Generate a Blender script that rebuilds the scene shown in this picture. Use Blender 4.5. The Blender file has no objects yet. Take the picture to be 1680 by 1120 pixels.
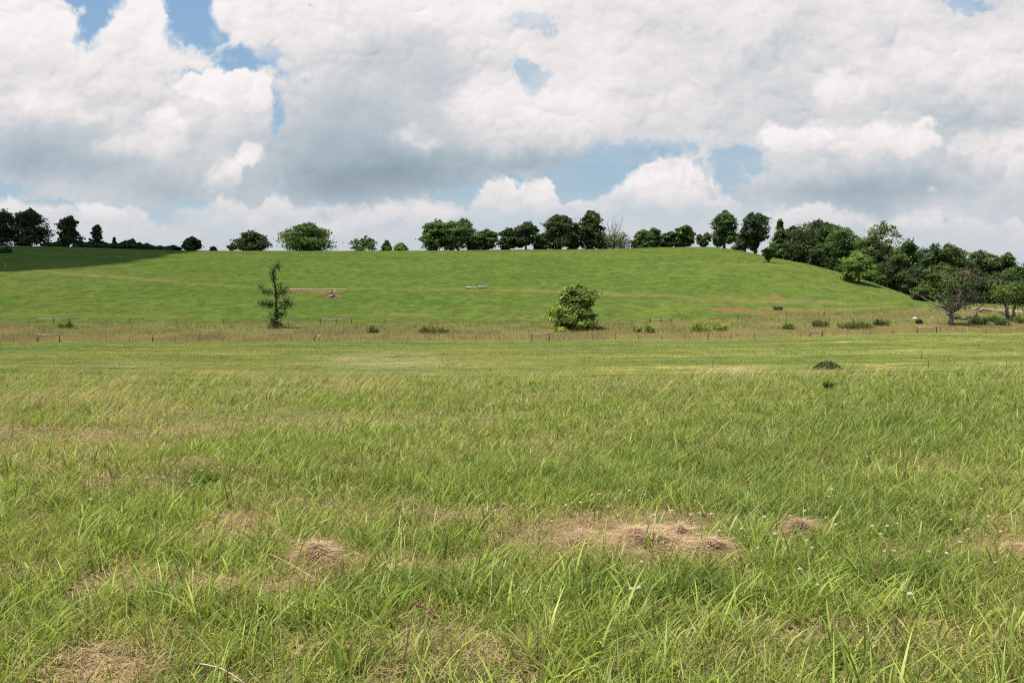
import bpy, math, random
import numpy as np
R = math.radians
scene = bpy.context.scene
col = scene.collection
# ------------------------------------------------------------------ camera, sky light, sun, exposure
FPX = 1400.0; HOR = 525.0; CAMZ = 1.6
PITCH = math.atan((560-HOR)/FPX)
cam_data = bpy.data.cameras.new('camera'); cam = bpy.data.objects.new('camera', cam_data); col.objects.link(cam)
cam_data.sensor_width = 36; cam_data.lens = 36*FPX/1680; cam_data.clip_start = 0.1; cam_data.clip_end = 20000
cam.location = (0, 0, CAMZ); cam.rotation_euler = (R(90)-PITCH, 0, 0)
scene.camera = cam
SUN_EL, SUN_AZ = R(72), R(-105)          # azimuth measured from straight ahead, minus = to the left
SUNV = np.array([math.sin(SUN_AZ)*math.cos(SUN_EL), math.cos(SUN_AZ)*math.cos(SUN_EL), math.sin(SUN_EL)])
world = bpy.data.worlds.new('World'); scene.world = world; world.use_nodes = True
nt = world.node_tree; bg = nt.nodes['Background']; sk = nt.nodes.new('ShaderNodeTexSky')
sk.sky_type = 'NISHITA'; sk.sun_disc = False; sk.sun_elevation = SUN_EL; sk.sun_rotation = SUN_AZ
nt.links.new(sk.outputs[0], bg.inputs[0]); bg.inputs[1].default_value = 0.11
sun_data = bpy.data.lights.new('sun', 'SUN'); sun = bpy.data.objects.new('sun', sun_data); col.objects.link(sun)
sun_data.energy = 5.0; sun_data.angle = R(0.53); sun_data.color = (1.0, .94, .84)
sun.rotation_euler = (R(90)-SUN_EL, 0, -SUN_AZ + R(180)); sun.location = (0, 0, 50)
scene.view_settings.view_transform = 'Standard'; scene.view_settings.look = 'None'
scene.view_settings.exposure = 0.55; scene.view_settings.gamma = 1.0
scene.cycles.max_bounces = 6; scene.cycles.transmission_bounces = 4; scene.cycles.diffuse_bounces = 3
scene.cycles.glossy_bounces = 2; scene.cycles.caustics_reflective = False; scene.cycles.caustics_refractive = False
scene.cycles.filter_width = 1.2; scene.cycles.use_denoising = False; scene.cycles.sample_clamp_indirect = 3.0
scene.render.use_persistent_data = False
rs = np.random.RandomState(5)
rnd = random.Random(3)
import numpy as np
# ---------------------------------------------------------------- noise
_rs = np.random.RandomState(11)
_T = _rs.rand(256, 256).astype(np.float32)
def vnoise(x, y):
    xi = np.floor(x).astype(int); yi = np.floor(y).astype(int)
    fx = (x - xi); fy = (y - yi)
    fx = fx*fx*fx*(fx*(fx*6-15)+10); fy = fy*fy*fy*(fy*(fy*6-15)+10)
    a = _T[yi & 255, xi & 255]; b = _T[yi & 255, (xi+1) & 255]
    c = _T[(yi+1) & 255, xi & 255]; d = _T[(yi+1) & 255, (xi+1) & 255]
    return (a*(1-fx)+b*fx)*(1-fy) + (c*(1-fx)+d*fx)*fy
def fbm(x, y, octv=5, gain=0.5):
    s = 0.0; a = 1.0; t = 0.0
    for k in range(octv):
        s = s + a*vnoise(x*2.03**k + 17.3*k, y*2.03**k + 9.1*k); t += a; a *= gain
    return s/t
def sst(a, b, v):
    t = np.clip((v-a)/(b-a), 0, 1); return t*t*(3-2*t)
# ---------------------------------------------------------------- painted sky backdrop
_J = _rs.rand(256, 256, 2)
def worley(x, y):                     # rounded lumps: 1 at the centre of a lump, 0 between lumps
    xi = np.floor(x).astype(int); yi = np.floor(y).astype(int)
    best = np.full(x.shape, 9.0)
    for dx in (-1, 0, 1):
        for dy in (-1, 0, 1):
            cx = xi+dx; cy = yi+dy
            j = _J[cy & 255, cx & 255]
            d = (cx + j[..., 0]-x)**2 + (cy+j[..., 1]-y)**2
            np.minimum(best, d, out=best)
    return np.sqrt(np.clip(1-best, 0, 1))
def billow(x, y, s, off=0.0):
    wx = x + s*0.35*(fbm(x/s*1.3+off, y/s*1.3, 3)-.5)*2
    wy = y + s*0.35*(fbm(x/s*1.3+50+off, y/s*1.3+31, 3)-.5)*2
    b = 0.0; a = 1.0; t = 0.0
    for k in range(3):
        q = s/2.1**k
        b = b + a*worley(wx/q + 13.7*k + off, wy/q + 5.3*k + off*2); t += a; a *= 0.42
    return b/t
SKY_PUFFS = [   # blobs [(x, y, rx, ry)], bright top, grey base, edge softness, lump size, top tone, base tone, fades out below
 ([(150,395,400,40),(500,398,330,42),(760,400,200,30),(1000,398,300,40),(1350,392,420,42),(1700,390,300,40),(-200,390,300,40),(1950,390,300,40)], 340, 430, .9, 46, .88, .83, 0),
 ([(60,372,70,30),(175,372,60,34),(20,350,40,18),(250,385,90,16),(-60,370,90,40)], 335, 410, .3, 30, .92, .85, 1),
 ([(165,362,30,26),(150,352,22,16)], 335, 400, .25, 20, .95, .87, 1),
 ([(420,345,70,30),(470,335,42,26),(560,345,110,20),(680,345,66,18),(380,368,100,26)], 312, 400, .25, 32, .94, .85, 1),
 ([(630,360,70,16),(700,358,40,22),(560,366,70,16)], 338, 400, .3, 24, .95, .86, 1),
 ([(822,312,32,24),(812,345,50,34),(860,350,60,36),(880,305,24,16),(930,362,70,26),(780,362,44,20),(815,298,18,12)], 288, 392, .16, 24, .965, .86, 1),
 ([(1060,345,80,40),(1110,320,70,46),(1050,312,40,30),(1000,362,50,30),(1150,352,60,34),(1090,290,50,26)], 280, 395, .2, 28, .95, .86, 1),
 # right deck
 ([(1300,240,150,110),(1480,180,260,170),(1640,250,150,150),(1400,300,170,52),(1560,320,160,60),(1700,120,200,160),(1380,90,220,140),(1150,120,180,150),(1250,30,400,90),(1900,150,250,260)], 0, 400, .28, 90, .905, .845, 0),
 ([(1490,115,110,50),(1420,140,80,34),(1600,90,110,50)], 60, 215, .8, 44, .945, .90, 1),
 ([(1375,140,44,26),(1350,150,26,14)], 110, 200, .35, 30, .96, .90, 1),
 ([(1440,228,70,26),(1480,232,60,26),(1400,240,40,18)], 200, 290, .4, 34, .965, .89, 1),
 ([(1262,222,24,18),(1305,232,56,20),(1335,226,30,16)], 203, 275, .25, 26, .96, .89, 1),
 ([(1508,204,18,9),(1522,198,12,8)], 192, 225, .3, 14, .97, .93, 1),
 ([(1650,270,50,40),(1600,240,40,24),(1680,230,60,30)], 215, 320, .6, 34, .93, .88, 1),
 ([(1524,316,10,9)], 308, 335, .4, 10, .95, .90, 1),
 ([(1300,366,60,18),(1390,360,80,18),(1350,352,40,14)], 338, 398, .3, 24, .945, .85, 1),
 ([(1530,374,70,18),(1620,384,70,16),(1470,366,40,14),(1665,372,30,18)], 350, 405, .4, 24, .935, .85, 1),
 # centre mass
 ([(600,170,190,150),(520,60,150,90),(640,30,220,80),(800,60,160,90),(760,190,120,90),(560,262,130,60),(680,268,110,52),(900,190,120,90),(880,232,110,36),(1000,130,150,130),(1020,30,240,80),(600,300,120,28)], 0, 360, .24, 90, .915, .83, 0),
 ([(820,190,90,60),(900,200,80,56),(790,160,70,44),(960,175,80,60),(860,225,90,34)], 110, 290, .7, 46, .955, .90, 1),
 ([(665,230,36,18),(690,238,24,14)], 212, 275, .6, 24, .955, .87, 1),
 ([(720,20,120,60),(640,40,60,40)], -20, 120, .9, 50, .945, .90, 1),
 ([(1010,110,90,60),(1060,150,70,50)], 60, 240, .9, 46, .94, .90, 1),
 ([(420,25,60,40),(490,60,90,60),(470,10,90,30)], -20, 160, .35, 36, .95, .89, 1),
 ([(355,68,14,16),(365,60,9,9),(372,112,7,5)], 50, 95, .9, 14, .88, .86, 0),
 # left mass
 ([(60,120,130,150),(30,40,100,70),(90,30,50,50),(-80,120,150,150),(190,120,110,80),(190,40,40,44),(240,20,30,50),(260,90,90,50),(210,70,80,50),(120,230,220,80),(320,200,110,70),(400,165,46,44),(430,150,20,26),(350,150,60,30),(400,230,50,60),(330,270,90,50),(180,280,170,50),(430,265,34,44),(395,295,50,30)], -10, 330, .16, 54, .945, .85, 0),
 ([(95,180,56,24),(75,165,40,22),(130,190,40,18)], 130, 235, .5, 34, .955, .89, 1),
 ([(270,205,34,26),(215,250,50,22),(262,240,40,26)], 180, 300, .45, 28, .955, .88, 1),
 ([(330,140,36,24),(390,158,50,28),(428,150,16,24)], 118, 230, .16, 24, .965, .90, 1),
 ([(50,60,60,60),(205,75,56,46),(240,30,22,36)], -10, 150, .3, 40, .965, .90, 1),
 ([(360,300,34,18),(375,282,24,20),(345,318,30,14),(410,255,28,22)], 258, 350, .3, 22, .945, .87, 1),
]
SKY_TONE = [(600,300,160,42,-.10),(540,225,120,70,-.045),(660,280,120,40,-.05),(50,245,120,46,-.075),(150,275,90,26,-.05),(285,318,95,30,-.07),(1390,322,150,26,-.10),(1470,300,100,30,-.045),(1640,212,90,30,-.055),
 (900,262,120,16,-.065),(630,130,80,100,-.045),(1080,60,140,50,-.03),(1250,170,60,60,-.03),(700,95,60,50,-.03),(330,235,70,30,-.03),(1560,170,90,26,-.02),(240,205,30,14,-.02),(1320,60,60,40,-.03)]
def srgb2lin(c):
    return np.where(c <= .04045, c/12.92, ((c+.055)/1.055)**2.4)
SKY_GAPS = [(140,-5,44,34),(142,32,24,36),(150,60,10,14),(310,15,46,52),(335,60,40,30),(405,100,60,20),(385,122,60,16),(430,98,32,22),(398,140,24,11),
 (318,126,22,11),(450,190,9,32),(882,45,20,8),(896,57,12,8),(868,132,14,15),(856,113,14,7),(1062,250,38,7),(1025,262,36,9),(945,292,60,24),(1010,278,30,10),
 (765,326,52,22),(1212,258,30,20),(1192,296,14,26),(1605,2,26,9),(12,312,30,11),(955,345,30,18),(700,345,20,8)]
def paint_sky(px, py):
    """linear sky colour for directions given as tangent-plane coordinates of the view ahead"""
    px = px.astype(np.float64); py = py.astype(np.float64)
    n0 = fbm(px/70, py/70, 4); 
    w1x = (fbm(px/130, py/130, 3)-.5); w1y = (fbm(px/130+40, py/130+70, 3)-.5)
    w2x = (fbm(px/38+5, py/38+3, 5, .6)-.5); w2y = (fbm(px/38+80, py/38+20, 5, .6)-.5)
    x = px + 44*w1x + 34*w2x; y = py + 30*w1y + 30*w2y
    t = np.clip(py/420, -1.5, 1.1)[..., None]
    top = np.array([.53, .68, .835]); low = np.array([.665, .765, .82])
    col = top + (low-top)*np.clip(t*1.0+.10, -.2, 1)
    fine = fbm(px/9, py/9, 4)-.5
    gap = np.full(px.shape, -9.0)
    for (bx, by, rx, ry) in SKY_GAPS:
        d = (1-np.sqrt(((x-bx)/rx)**2+((y-by)/ry)**2))*min(rx, ry)/22.0
        np.maximum(gap, d, out=gap)
    # lumps shared by every cloud, lit from above
    L = 0.0; B = 0.0
    for sc, am in ((150, 1.2), (80, 1.1), (40, .8), (20, .4)):
        b0 = billow(px, py*1.15, sc, sc*.37); b1 = billow(px-.05*sc, py*1.15-.13*sc, sc, sc*.37)
        L = L + am*np.tanh((b0-b1)*2.2); B = B + am*(b0-.6)
    bl_edge = billow(px, py*1.12, 36, 7.7)-.55
    gk = 1-sst(-.22-.7*np.clip(n0-.45,0,1)*2, .52, gap+.9*(n0-.5)+.7*fine+.8*bl_edge)
    gk = np.maximum(gk, sst(640, 760, px)*np.where(py < 200, .42, .22)*(.5+n0))
    V = np.zeros(px.shape); A = np.zeros(px.shape)
    for n, (blobs, yt, yb, soft, ls, bt, bb, fade) in enumerate(SKY_PUFFS):
        F = np.full(px.shape, -9.0)
        for (bx, by, rx, ry) in blobs:
            d = 1-np.sqrt(((x-bx)/rx)**2 + ((y-by)/ry)**2)
            d = d*min(1.0, min(rx, ry)/45.0)
            m = np.maximum(F, d); k = .12
            F = m + k*np.exp(-np.abs(F-d)/k)*.35*(F > -2)
        Fe = F + .75*bl_edge*min(1, ls/50.0)*min(1, 1.2-soft*.4) + .16*fine
        al = sst(0, soft*(.45+1.2*n0), Fe)
        if len(blobs) > 9: al = al*gk
        g = sst(yt, yb, y)
        if fade: al = al*(1-.97*sst(yt+.30*(yb-yt), yb-.05*(yb-yt), y+18*(n0-.5)))
        v = bt+(bb-bt)*g + .020*np.exp(-((Fe-.14)/.13)**2)*(1-g)
        V = V*(1-al)+v*al; A = A*(1-al)+al
    v = V/np.maximum(A, 1e-4)
    for (bx, by, rx, ry, dv) in SKY_TONE: v = v + 1.0*dv*np.exp(-((x-bx)/rx)**2-((y-by)/ry)**2)
    amp = .45+.75*sst(.78, .92, v)
    v = v - .042 + amp*(.050*L + .034*B) + .06*(n0-.5) + .012*fine + .06*w1y
    v = np.minimum(v, .95+.02*np.tanh((v-.95)/.02))
    s = np.clip((.905-v)/.16, 0, 1.25)
    c = np.stack([v*(1-.120*s)+.010, v*(1-.022*s)-.009, v*(1+.032*s)-.012], -1)
    col = col*(1-A[..., None]) + c*A[..., None]
    hz = sst(270, 410, py)[..., None]*.62
    col = col*(1-hz) + np.array([.815, .83, .855])*hz
    return col
# ------------------------------------------------------------------ terrain
_PX = np.arange(-2600, 4300, 5.0)
def _tab(d, smooth=13):
    xs = sorted(d); v = np.interp(_PX, xs, [d[x] for x in xs])
    k = np.hanning(smooth+2)[1:-1]; k /= k.sum()
    return np.convolve(np.pad(v, smooth//2, mode='edge'), k, 'valid')
def slope(py): return np.tan(np.arctan((560-py)/FPX)-PITCH)
tA = _tab({-400: 620, 0: 622, 420: 628, 840: 628, 1260: 622, 1680: 615, 2100: 606}, 41)
tB = _tab({-400: 606, 0: 608, 420: 613, 840: 614, 1260: 611, 1680: 604, 2100: 600}, 41)
tCd = _tab({0: 120, 1000: 120, 1260: 123, 1520: 130, 1680: 132}, 25)
tC = _tab({0: 561, 420: 561, 840: 559.5, 1100: 557.5, 1260: 555.5, 1400: 550, 1520: 546.5, 1680: 547}, 17)
tDd = _tab({0: 150, 1100: 150, 1260: 154, 1500: 168, 1680: 168}, 25)
tD = _tab({0: 529.5, 420: 530, 840: 530, 1100: 528, 1260: 521, 1400: 515, 1480: 508, 1540: 502, 1680: 503}, 11)
tEd = _tab({-300: 300, 0: 318, 200: 330, 1130: 330, 1210: 312, 1260: 290, 1330: 268, 1400: 240, 1450: 222, 1500: 203, 1560: 196, 1680: 194, 2000: 190}, 13)
tE = _tab({-600: 400, 0: 403, 100: 404.5, 200: 408, 300: 411, 400: 411.5, 700: 411.5, 800: 410, 1000: 408.5, 1090: 405.5, 1170: 405, 1215: 411, 1260: 421, 1330: 434, 1400: 453, 1450: 470, 1500: 488, 1530: 495, 1600: 498, 1680: 499, 2000: 499}, 9)
Z_A, Z_B = CAMZ+26*slope(tA), CAMZ+50*slope(tB)
Z_C, Z_D, Z_E = CAMZ+tCd*slope(tC), CAMZ+tDd*slope(tD), CAMZ+tEd*slope(tE)
def _col(u, t): return np.interp(840+FPX*u, _PX, t)
def herm(z0, z1, m0, m1, t):
    return z0*(2*t**3-3*t**2+1)+m0*(t**3-2*t**2+t)+z1*(-2*t**3+3*t**2)+m1*(t**3-t**2)
def ground_z(x, y):
    x = np.asarray(x, float); y = np.asarray(y, float)
    u = np.clip(x/np.maximum(y, 6.0), -1.9, 1.9)
    zA, zB, zC, zD, zE = (_col(u, t) for t in (Z_A, Z_B, Z_C, Z_D, Z_E))
    dC, dD, dE = (_col(u, t) for t in (tCd, tDd, tEd))
    near = zA*np.clip((y-5)/21, 0, 1)
    sN = zA/21.0
    mid = herm(zA, zB, np.minimum(sN, -.01)*24, (zC-zB)/(dC-50)*24, np.clip((y-26)/24, 0, 1))
    fld = zB+(zC-zB)*np.clip((y-50)/(dC-50), 0, 1)
    bnd = zC+(zD-zC)*np.clip((y-dC)/(dD-dC), 0, 1)
    L = dE-dD; t = np.clip((y-dD)/L, 0, 1)
    hil = herm(zD, zE, (zE-zD)*1.0, np.maximum(zE-CAMZ, 0)/dE*L*1.03+.0*L, t)
    q = np.maximum(y-dE, 0)
    byd = zE+np.maximum(zE-CAMZ, 0)/dE*np.minimum(q, 12)*np.exp(-q/9.)-.03*q-np.minimum(q, 60)**2*.0006
    z = np.where(y < 26, near, np.where(y < 50, mid, np.where(y < dC, fld, np.where(y < dD, bnd, np.where(y < dE, hil, byd)))))
    # gentle unevenness
    z = z+.05*(fbm(x/2.3+9, y/2.3+4, 3)-.5)*np.clip(y/3, 0, 1)*np.where(y < 60, 1, .5)
    z = z+np.clip((y-155)/40, 0, 1)*np.clip((dE-y)/30, 0, 1)*1.0*(fbm(x/34, y/20, 4)-.5)
    return z
def ray(px, py):
    X = (px-840)/FPX; Y = (560-py)/FPX
    return np.array([X, math.cos(PITCH)+Y*math.sin(PITCH), -math.sin(PITCH)+Y*math.cos(PITCH)])
def project(x, y, z):
    f = y*math.cos(PITCH)-(z-CAMZ)*math.sin(PITCH); up = y*math.sin(PITCH)+(z-CAMZ)*math.cos(PITCH)
    f = np.maximum(f, .2)
    return 840+FPX*x/f, 560-FPX*up/f
def hit(px, py, lift=0.0):
    """where the photograph's sight line meets the ground (lifted by `lift` metres)"""
    d = ray(px, py); d = d/d[1]
    ys = np.concatenate([np.arange(2, 60, .05), np.arange(60, 420, .25)])
    below = CAMZ+d[2]*ys < ground_z(d[0]*ys, ys)+lift
    i = int(np.argmax(below)) if below.any() else len(ys)-1
    y = ys[i]; return d[0]*y, y, float(ground_z(d[0]*y, y))
# ------------------------------------------------------------------ mesh helpers
def build(name, V, faces, mat, parent=None, C=None, smooth=False, loc=None):
    """link ONE mesh object; faces is a list of integer arrays (n,3) or (n,4)"""
    V = np.asarray(V, np.float32).reshape(-1, 3)
    faces = [np.asarray(f, np.int32) for f in faces if len(f)]
    me = bpy.data.meshes.new(name)
    me.vertices.add(len(V)); me.vertices.foreach_set('co', V.ravel())
    tot = sum(f.size for f in faces); me.loops.add(tot)
    me.loops.foreach_set('vertex_index', np.concatenate([f.ravel() for f in faces]))
    sizes = np.concatenate([np.full(len(f), f.shape[1], np.int32) for f in faces])
    me.polygons.add(len(sizes)); st = np.zeros(len(sizes), np.int32); st[1:] = np.cumsum(sizes)[:-1]
    me.polygons.foreach_set('loop_start', st)
    if smooth: me.polygons.foreach_set('use_smooth', np.ones(len(sizes), bool))
    me.update(calc_edges=True)
    if C is not None:
        a = me.attributes.new('Col', 'FLOAT_COLOR', 'POINT')
        a.data.foreach_set('color', np.hstack([np.asarray(C, np.float32), np.ones((len(V), 1), np.float32)]).ravel())
    me.materials.append(mat)
    o = bpy.data.objects.new(name, me); col.objects.link(o)
    if parent: o.parent = parent
    if loc is not None: o.location = loc
    return o
def tag(o, label=None, cat=None, group=None, kind=None):
    if label: o['label'] = label
    if cat: o['category'] = cat
    if group: o['group'] = group
    if kind: o['kind'] = kind
    return o
def empty(name, loc, rz=0):
    o = bpy.data.objects.new(name, None); col.objects.link(o); o.location = loc; o.rotation_euler = (0, 0, rz); o.empty_display_size = .3
    return o
class MB:
    def __init__(s): s.V = []; s.F3 = []; s.F4 = []; s.C = []; s.n = 0
    def add(s, V, F3=(), F4=(), C=None):
        V = np.asarray(V, float).reshape(-1, 3)
        if len(F3): s.F3.append(np.asarray(F3, int)+s.n)
        if len(F4): s.F4.append(np.asarray(F4, int)+s.n)
        c = np.asarray(C if C is not None else (.5, .5, .5), float)
        s.C.append(np.broadcast_to(c, (len(V), 3))); s.V.append(V); s.n += len(V)
    def tube(s, pts, rad, sides=6, C=None):
        P = np.asarray(pts, float); n = len(P); rad = np.broadcast_to(np.asarray(rad, float), (n,))
        T = np.gradient(P, axis=0) if n > 1 else np.array([[0, 0, 1.]]); T /= np.maximum(np.linalg.norm(T, axis=1, keepdims=True), 1e-9)
        ref = np.array([1., 0, 0]) if abs(T[0, 0]) < .8 else np.array([0, 1., 0])
        A = np.cross(T, ref); A /= np.maximum(np.linalg.norm(A, axis=1, keepdims=True), 1e-9); B = np.cross(T, A)
        th = np.arange(sides)*2*math.pi/sides
        V = P[:, None]+rad[:, None, None]*(np.cos(th)[None, :, None]*A[:, None]+np.sin(th)[None, :, None]*B[:, None])
        V = np.concatenate([V.reshape(-1, 3), P[:1], P[-1:]])
        q = []; t3 = []
        for i in range(n-1):
            for k in range(sides):
                k2 = (k+1) % sides; q.append((i*sides+k, i*sides+k2, (i+1)*sides+k2, (i+1)*sides+k))
        for k in range(sides):
            k2 = (k+1) % sides; t3.append((n*sides, k2, k)); t3.append((n*sides+1, (n-1)*sides+k, (n-1)*sides+k2))
        s.add(V, t3, q, C)
    def box(s, c, h, C=None, rz=0.0):
        c = np.array(c, float); v = np.array([(a, b, d) for d in (-1, 1) for b in (-1, 1) for a in (-1, 1)], float)*np.array(h)
        cs, sn = math.cos(rz), math.sin(rz); v = np.stack([v[:, 0]*cs-v[:, 1]*sn, v[:, 0]*sn+v[:, 1]*cs, v[:, 2]], 1)+c
        s.add(v, (), [(0, 2, 3, 1), (4, 5, 7, 6), (0, 1, 5, 4), (2, 6, 7, 3), (0, 4, 6, 2), (1, 3, 7, 5)], C)
    def build(s, name, mat, parent=None, smooth=False, loc=None):
        F = []
        if s.F3: F.append(np.concatenate(s.F3))
        if s.F4: F.append(np.concatenate(s.F4))
        return build(name, np.concatenate(s.V), F, mat, parent, np.concatenate(s.C), smooth, loc)
# ------------------------------------------------------------------ materials
def N(nt, kind, **kw):
    n = nt.nodes.new(kind)
    for k, v in kw.items(): setattr(n, k, v)
    return n
def new_mat(name):
    m = bpy.data.materials.new(name); m.use_nodes = True; m.node_tree.nodes.clear(); return m, m.node_tree
def varied(nt, scale, lo, hi, detail=4, coord='Object', vec_scale=None):
    """vertex colour times a procedural noise between lo and hi"""
    at = N(nt, 'ShaderNodeAttribute', attribute_name='Col')
    tc = N(nt, 'ShaderNodeTexCoord'); src = tc.outputs[coord]
    if vec_scale:
        mp = N(nt, 'ShaderNodeMapping'); mp.inputs['Scale'].default_value = vec_scale; nt.links.new(src, mp.inputs[0]); src = mp.outputs[0]
    no = N(nt, 'ShaderNodeTexNoise'); no.inputs['Scale'].default_value = scale; no.inputs['Detail'].default_value = detail
    nt.links.new(src, no.inputs['Vector'])
    mr = N(nt, 'ShaderNodeMapRange'); mr.inputs[1].default_value = .3; mr.inputs[2].default_value = .7
    mr.inputs[3].default_value = lo; mr.inputs[4].default_value = hi; nt.links.new(no.outputs['Fac'], mr.inputs[0])
    mx = N(nt, 'ShaderNodeVectorMath', operation='SCALE'); nt.links.new(at.outputs['Color'], mx.inputs[0]); nt.links.new(mr.outputs[0], mx.inputs['Scale'])
    return mx.outputs[0], no
def leaf_mat(name, transl=.4, gloss=.05, rough=.45, scale=6, lo=.85, hi=1.15, tint=(1.05, 1.1, .55)):
    m, nt = new_mat(name); c, _ = varied(nt, scale, lo, hi, 2)
    d = N(nt, 'ShaderNodeBsdfDiffuse'); t = N(nt, 'ShaderNodeBsdfTranslucent'); g = N(nt, 'ShaderNodeBsdfGlossy'); g.inputs['Roughness'].default_value = rough
    tn = N(nt, 'ShaderNodeVectorMath', operation='MULTIPLY'); tn.inputs[1].default_value = tint
    nt.links.new(c, d.inputs[0]); nt.links.new(c, tn.inputs[0]); nt.links.new(tn.outputs[0], t.inputs[0])
    m1 = N(nt, 'ShaderNodeMixShader'); m1.inputs[0].default_value = transl; nt.links.new(d.outputs[0], m1.inputs[1]); nt.links.new(t.outputs[0], m1.inputs[2])
    m2 = N(nt, 'ShaderNodeMixShader'); m2.inputs[0].default_value = gloss; nt.links.new(m1.outputs[0], m2.inputs[1]); nt.links.new(g.outputs[0], m2.inputs[2])
    o = N(nt, 'ShaderNodeOutputMaterial'); nt.links.new(m2.outputs[0], o.inputs[0]); return m
def solid_mat(name, scale=8, lo=.7, hi=1.25, rough=.85, bump=.3, vec_scale=None, spec=.2):
    m, nt = new_mat(name); c, no = varied(nt, scale, lo, hi, 6, vec_scale=vec_scale)
    p = N(nt, 'ShaderNodeBsdfPrincipled'); p.inputs['Roughness'].default_value = rough; p.inputs['Specular IOR Level'].default_value = spec
    nt.links.new(c, p.inputs['Base Color'])
    b = N(nt, 'ShaderNodeBump'); b.inputs['Strength'].default_value = bump; b.inputs['Distance'].default_value = .05
    nt.links.new(no.outputs['Fac'], b.inputs['Height']); nt.links.new(b.outputs[0], p.inputs['Normal'])
    o = N(nt, 'ShaderNodeOutputMaterial'); nt.links.new(p.outputs[0], o.inputs[0]); return m
M_grass = leaf_mat('grass_blade', .42, .012, .45, 3.0, tint=(1.08, 1.08, .7))
M_straw = leaf_mat('dry_straw', .30, .03, .5, 8.0, tint=(1.05, .95, .75))
M_leaf = leaf_mat('tree_leaf', .30, .012, .5, .5, .75, 1.2)
M_bark = solid_mat('bark', 2.5, .6, 1.3, .9, .6, (1, 1, .3))
M_wood = solid_mat('weathered_wood', 4, .7, 1.2, .9, .4, (1, 1, .2))
M_metal = solid_mat('rusty_steel', 12, .6, 1.2, .6, .2)
M_stone = solid_mat('pale_stone', 3, .8, 1.1, .9, .5)
M_flower = leaf_mat('clover_petal', .5, .0, .5, 60, .9, 1.05, (1, .97, .85))
# ground: colour by zone, broken up by noise
M_ground, nt = new_mat('meadow_ground'); c, no = varied(nt, .55, .80, 1.2, 8, vec_scale=(1, 1.2, 1))
no2 = N(nt, 'ShaderNodeTexNoise'); no2.inputs['Scale'].default_value = 18; no2.inputs['Detail'].default_value = 6
tc = N(nt, 'ShaderNodeTexCoord'); nt.links.new(tc.outputs['Object'], no2.inputs['Vector'])
mr = N(nt, 'ShaderNodeMapRange'); mr.inputs[1].default_value = .3; mr.inputs[2].default_value = .7; mr.inputs[3].default_value = .7; mr.inputs[4].default_value = 1.3
nt.links.new(no2.outputs['Fac'], mr.inputs[0]); sc_ = N(nt, 'ShaderNodeVectorMath', operation='SCALE'); nt.links.new(c, sc_.inputs[0]); nt.links.new(mr.outputs[0], sc_.inputs['Scale'])
p = N(nt, 'ShaderNodeBsdfDiffuse'); nt.links.new(sc_.outputs[0], p.inputs[0]); p.inputs['Roughness'].default_value = 1
b = N(nt, 'ShaderNodeBump'); b.inputs['Strength'].default_value = .6; b.inputs['Distance'].default_value = .12; nt.links.new(no.outputs['Fac'], b.inputs['Height']); nt.links.new(b.outputs[0], p.inputs['Normal'])
o = N(nt, 'ShaderNodeOutputMaterial'); nt.links.new(p.outputs[0], o.inputs[0])
# ------------------------------------------------------------------ sky: cloudy backdrop far away
def make_sky():
    RAD = 9000.0
    def axis(lo, hi, a, b, fine, coarse):
        return np.concatenate([np.arange(lo, a, coarse), np.arange(a, b, fine), np.arange(b, hi+coarse, coarse)])
    pxs = axis(-1700, 3400, -60, 1740, 1.7, 34); pys = axis(-900, 560, -20, 440, 1.5, 20)
    PX, PY = np.meshgrid(pxs, pys)
    X = (PX-840)/FPX; Y = (560-PY)/FPX; cp, sp = math.cos(PITCH), math.sin(PITCH)
    D = np.stack([X, cp+Y*sp, -sp+Y*cp], -1); D /= np.linalg.norm(D, axis=-1, keepdims=True)
    C = np.clip(srgb2lin(np.clip(paint_sky(PX, PY), 0, 1)), 0, 1)
    V = D*RAD; h, w = PX.shape; i = np.arange(h*w).reshape(h, w)
    F = np.stack([i[:-1, :-1], i[1:, :-1], i[1:, 1:], i[:-1, 1:]], -1).reshape(-1, 4)
    m, nt = new_mat('cloudy_sky'); at = N(nt, 'ShaderNodeAttribute', attribute_name='Col'); e = N(nt, 'ShaderNodeEmission')
    nt.links.new(at.outputs['Color'], e.inputs[0]); e.inputs[1].default_value = 2**-scene.view_settings.exposure; o = N(nt, 'ShaderNodeOutputMaterial'); nt.links.new(e.outputs[0], o.inputs[0])
    m.cycles.emission_sampling = 'NONE'
    return tag(build('sky', V, [F], m, None, C.reshape(-1, 3), True), 'blue summer sky full of white and grey cumulus clouds', 'sky', kind='structure')
make_sky()
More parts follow.
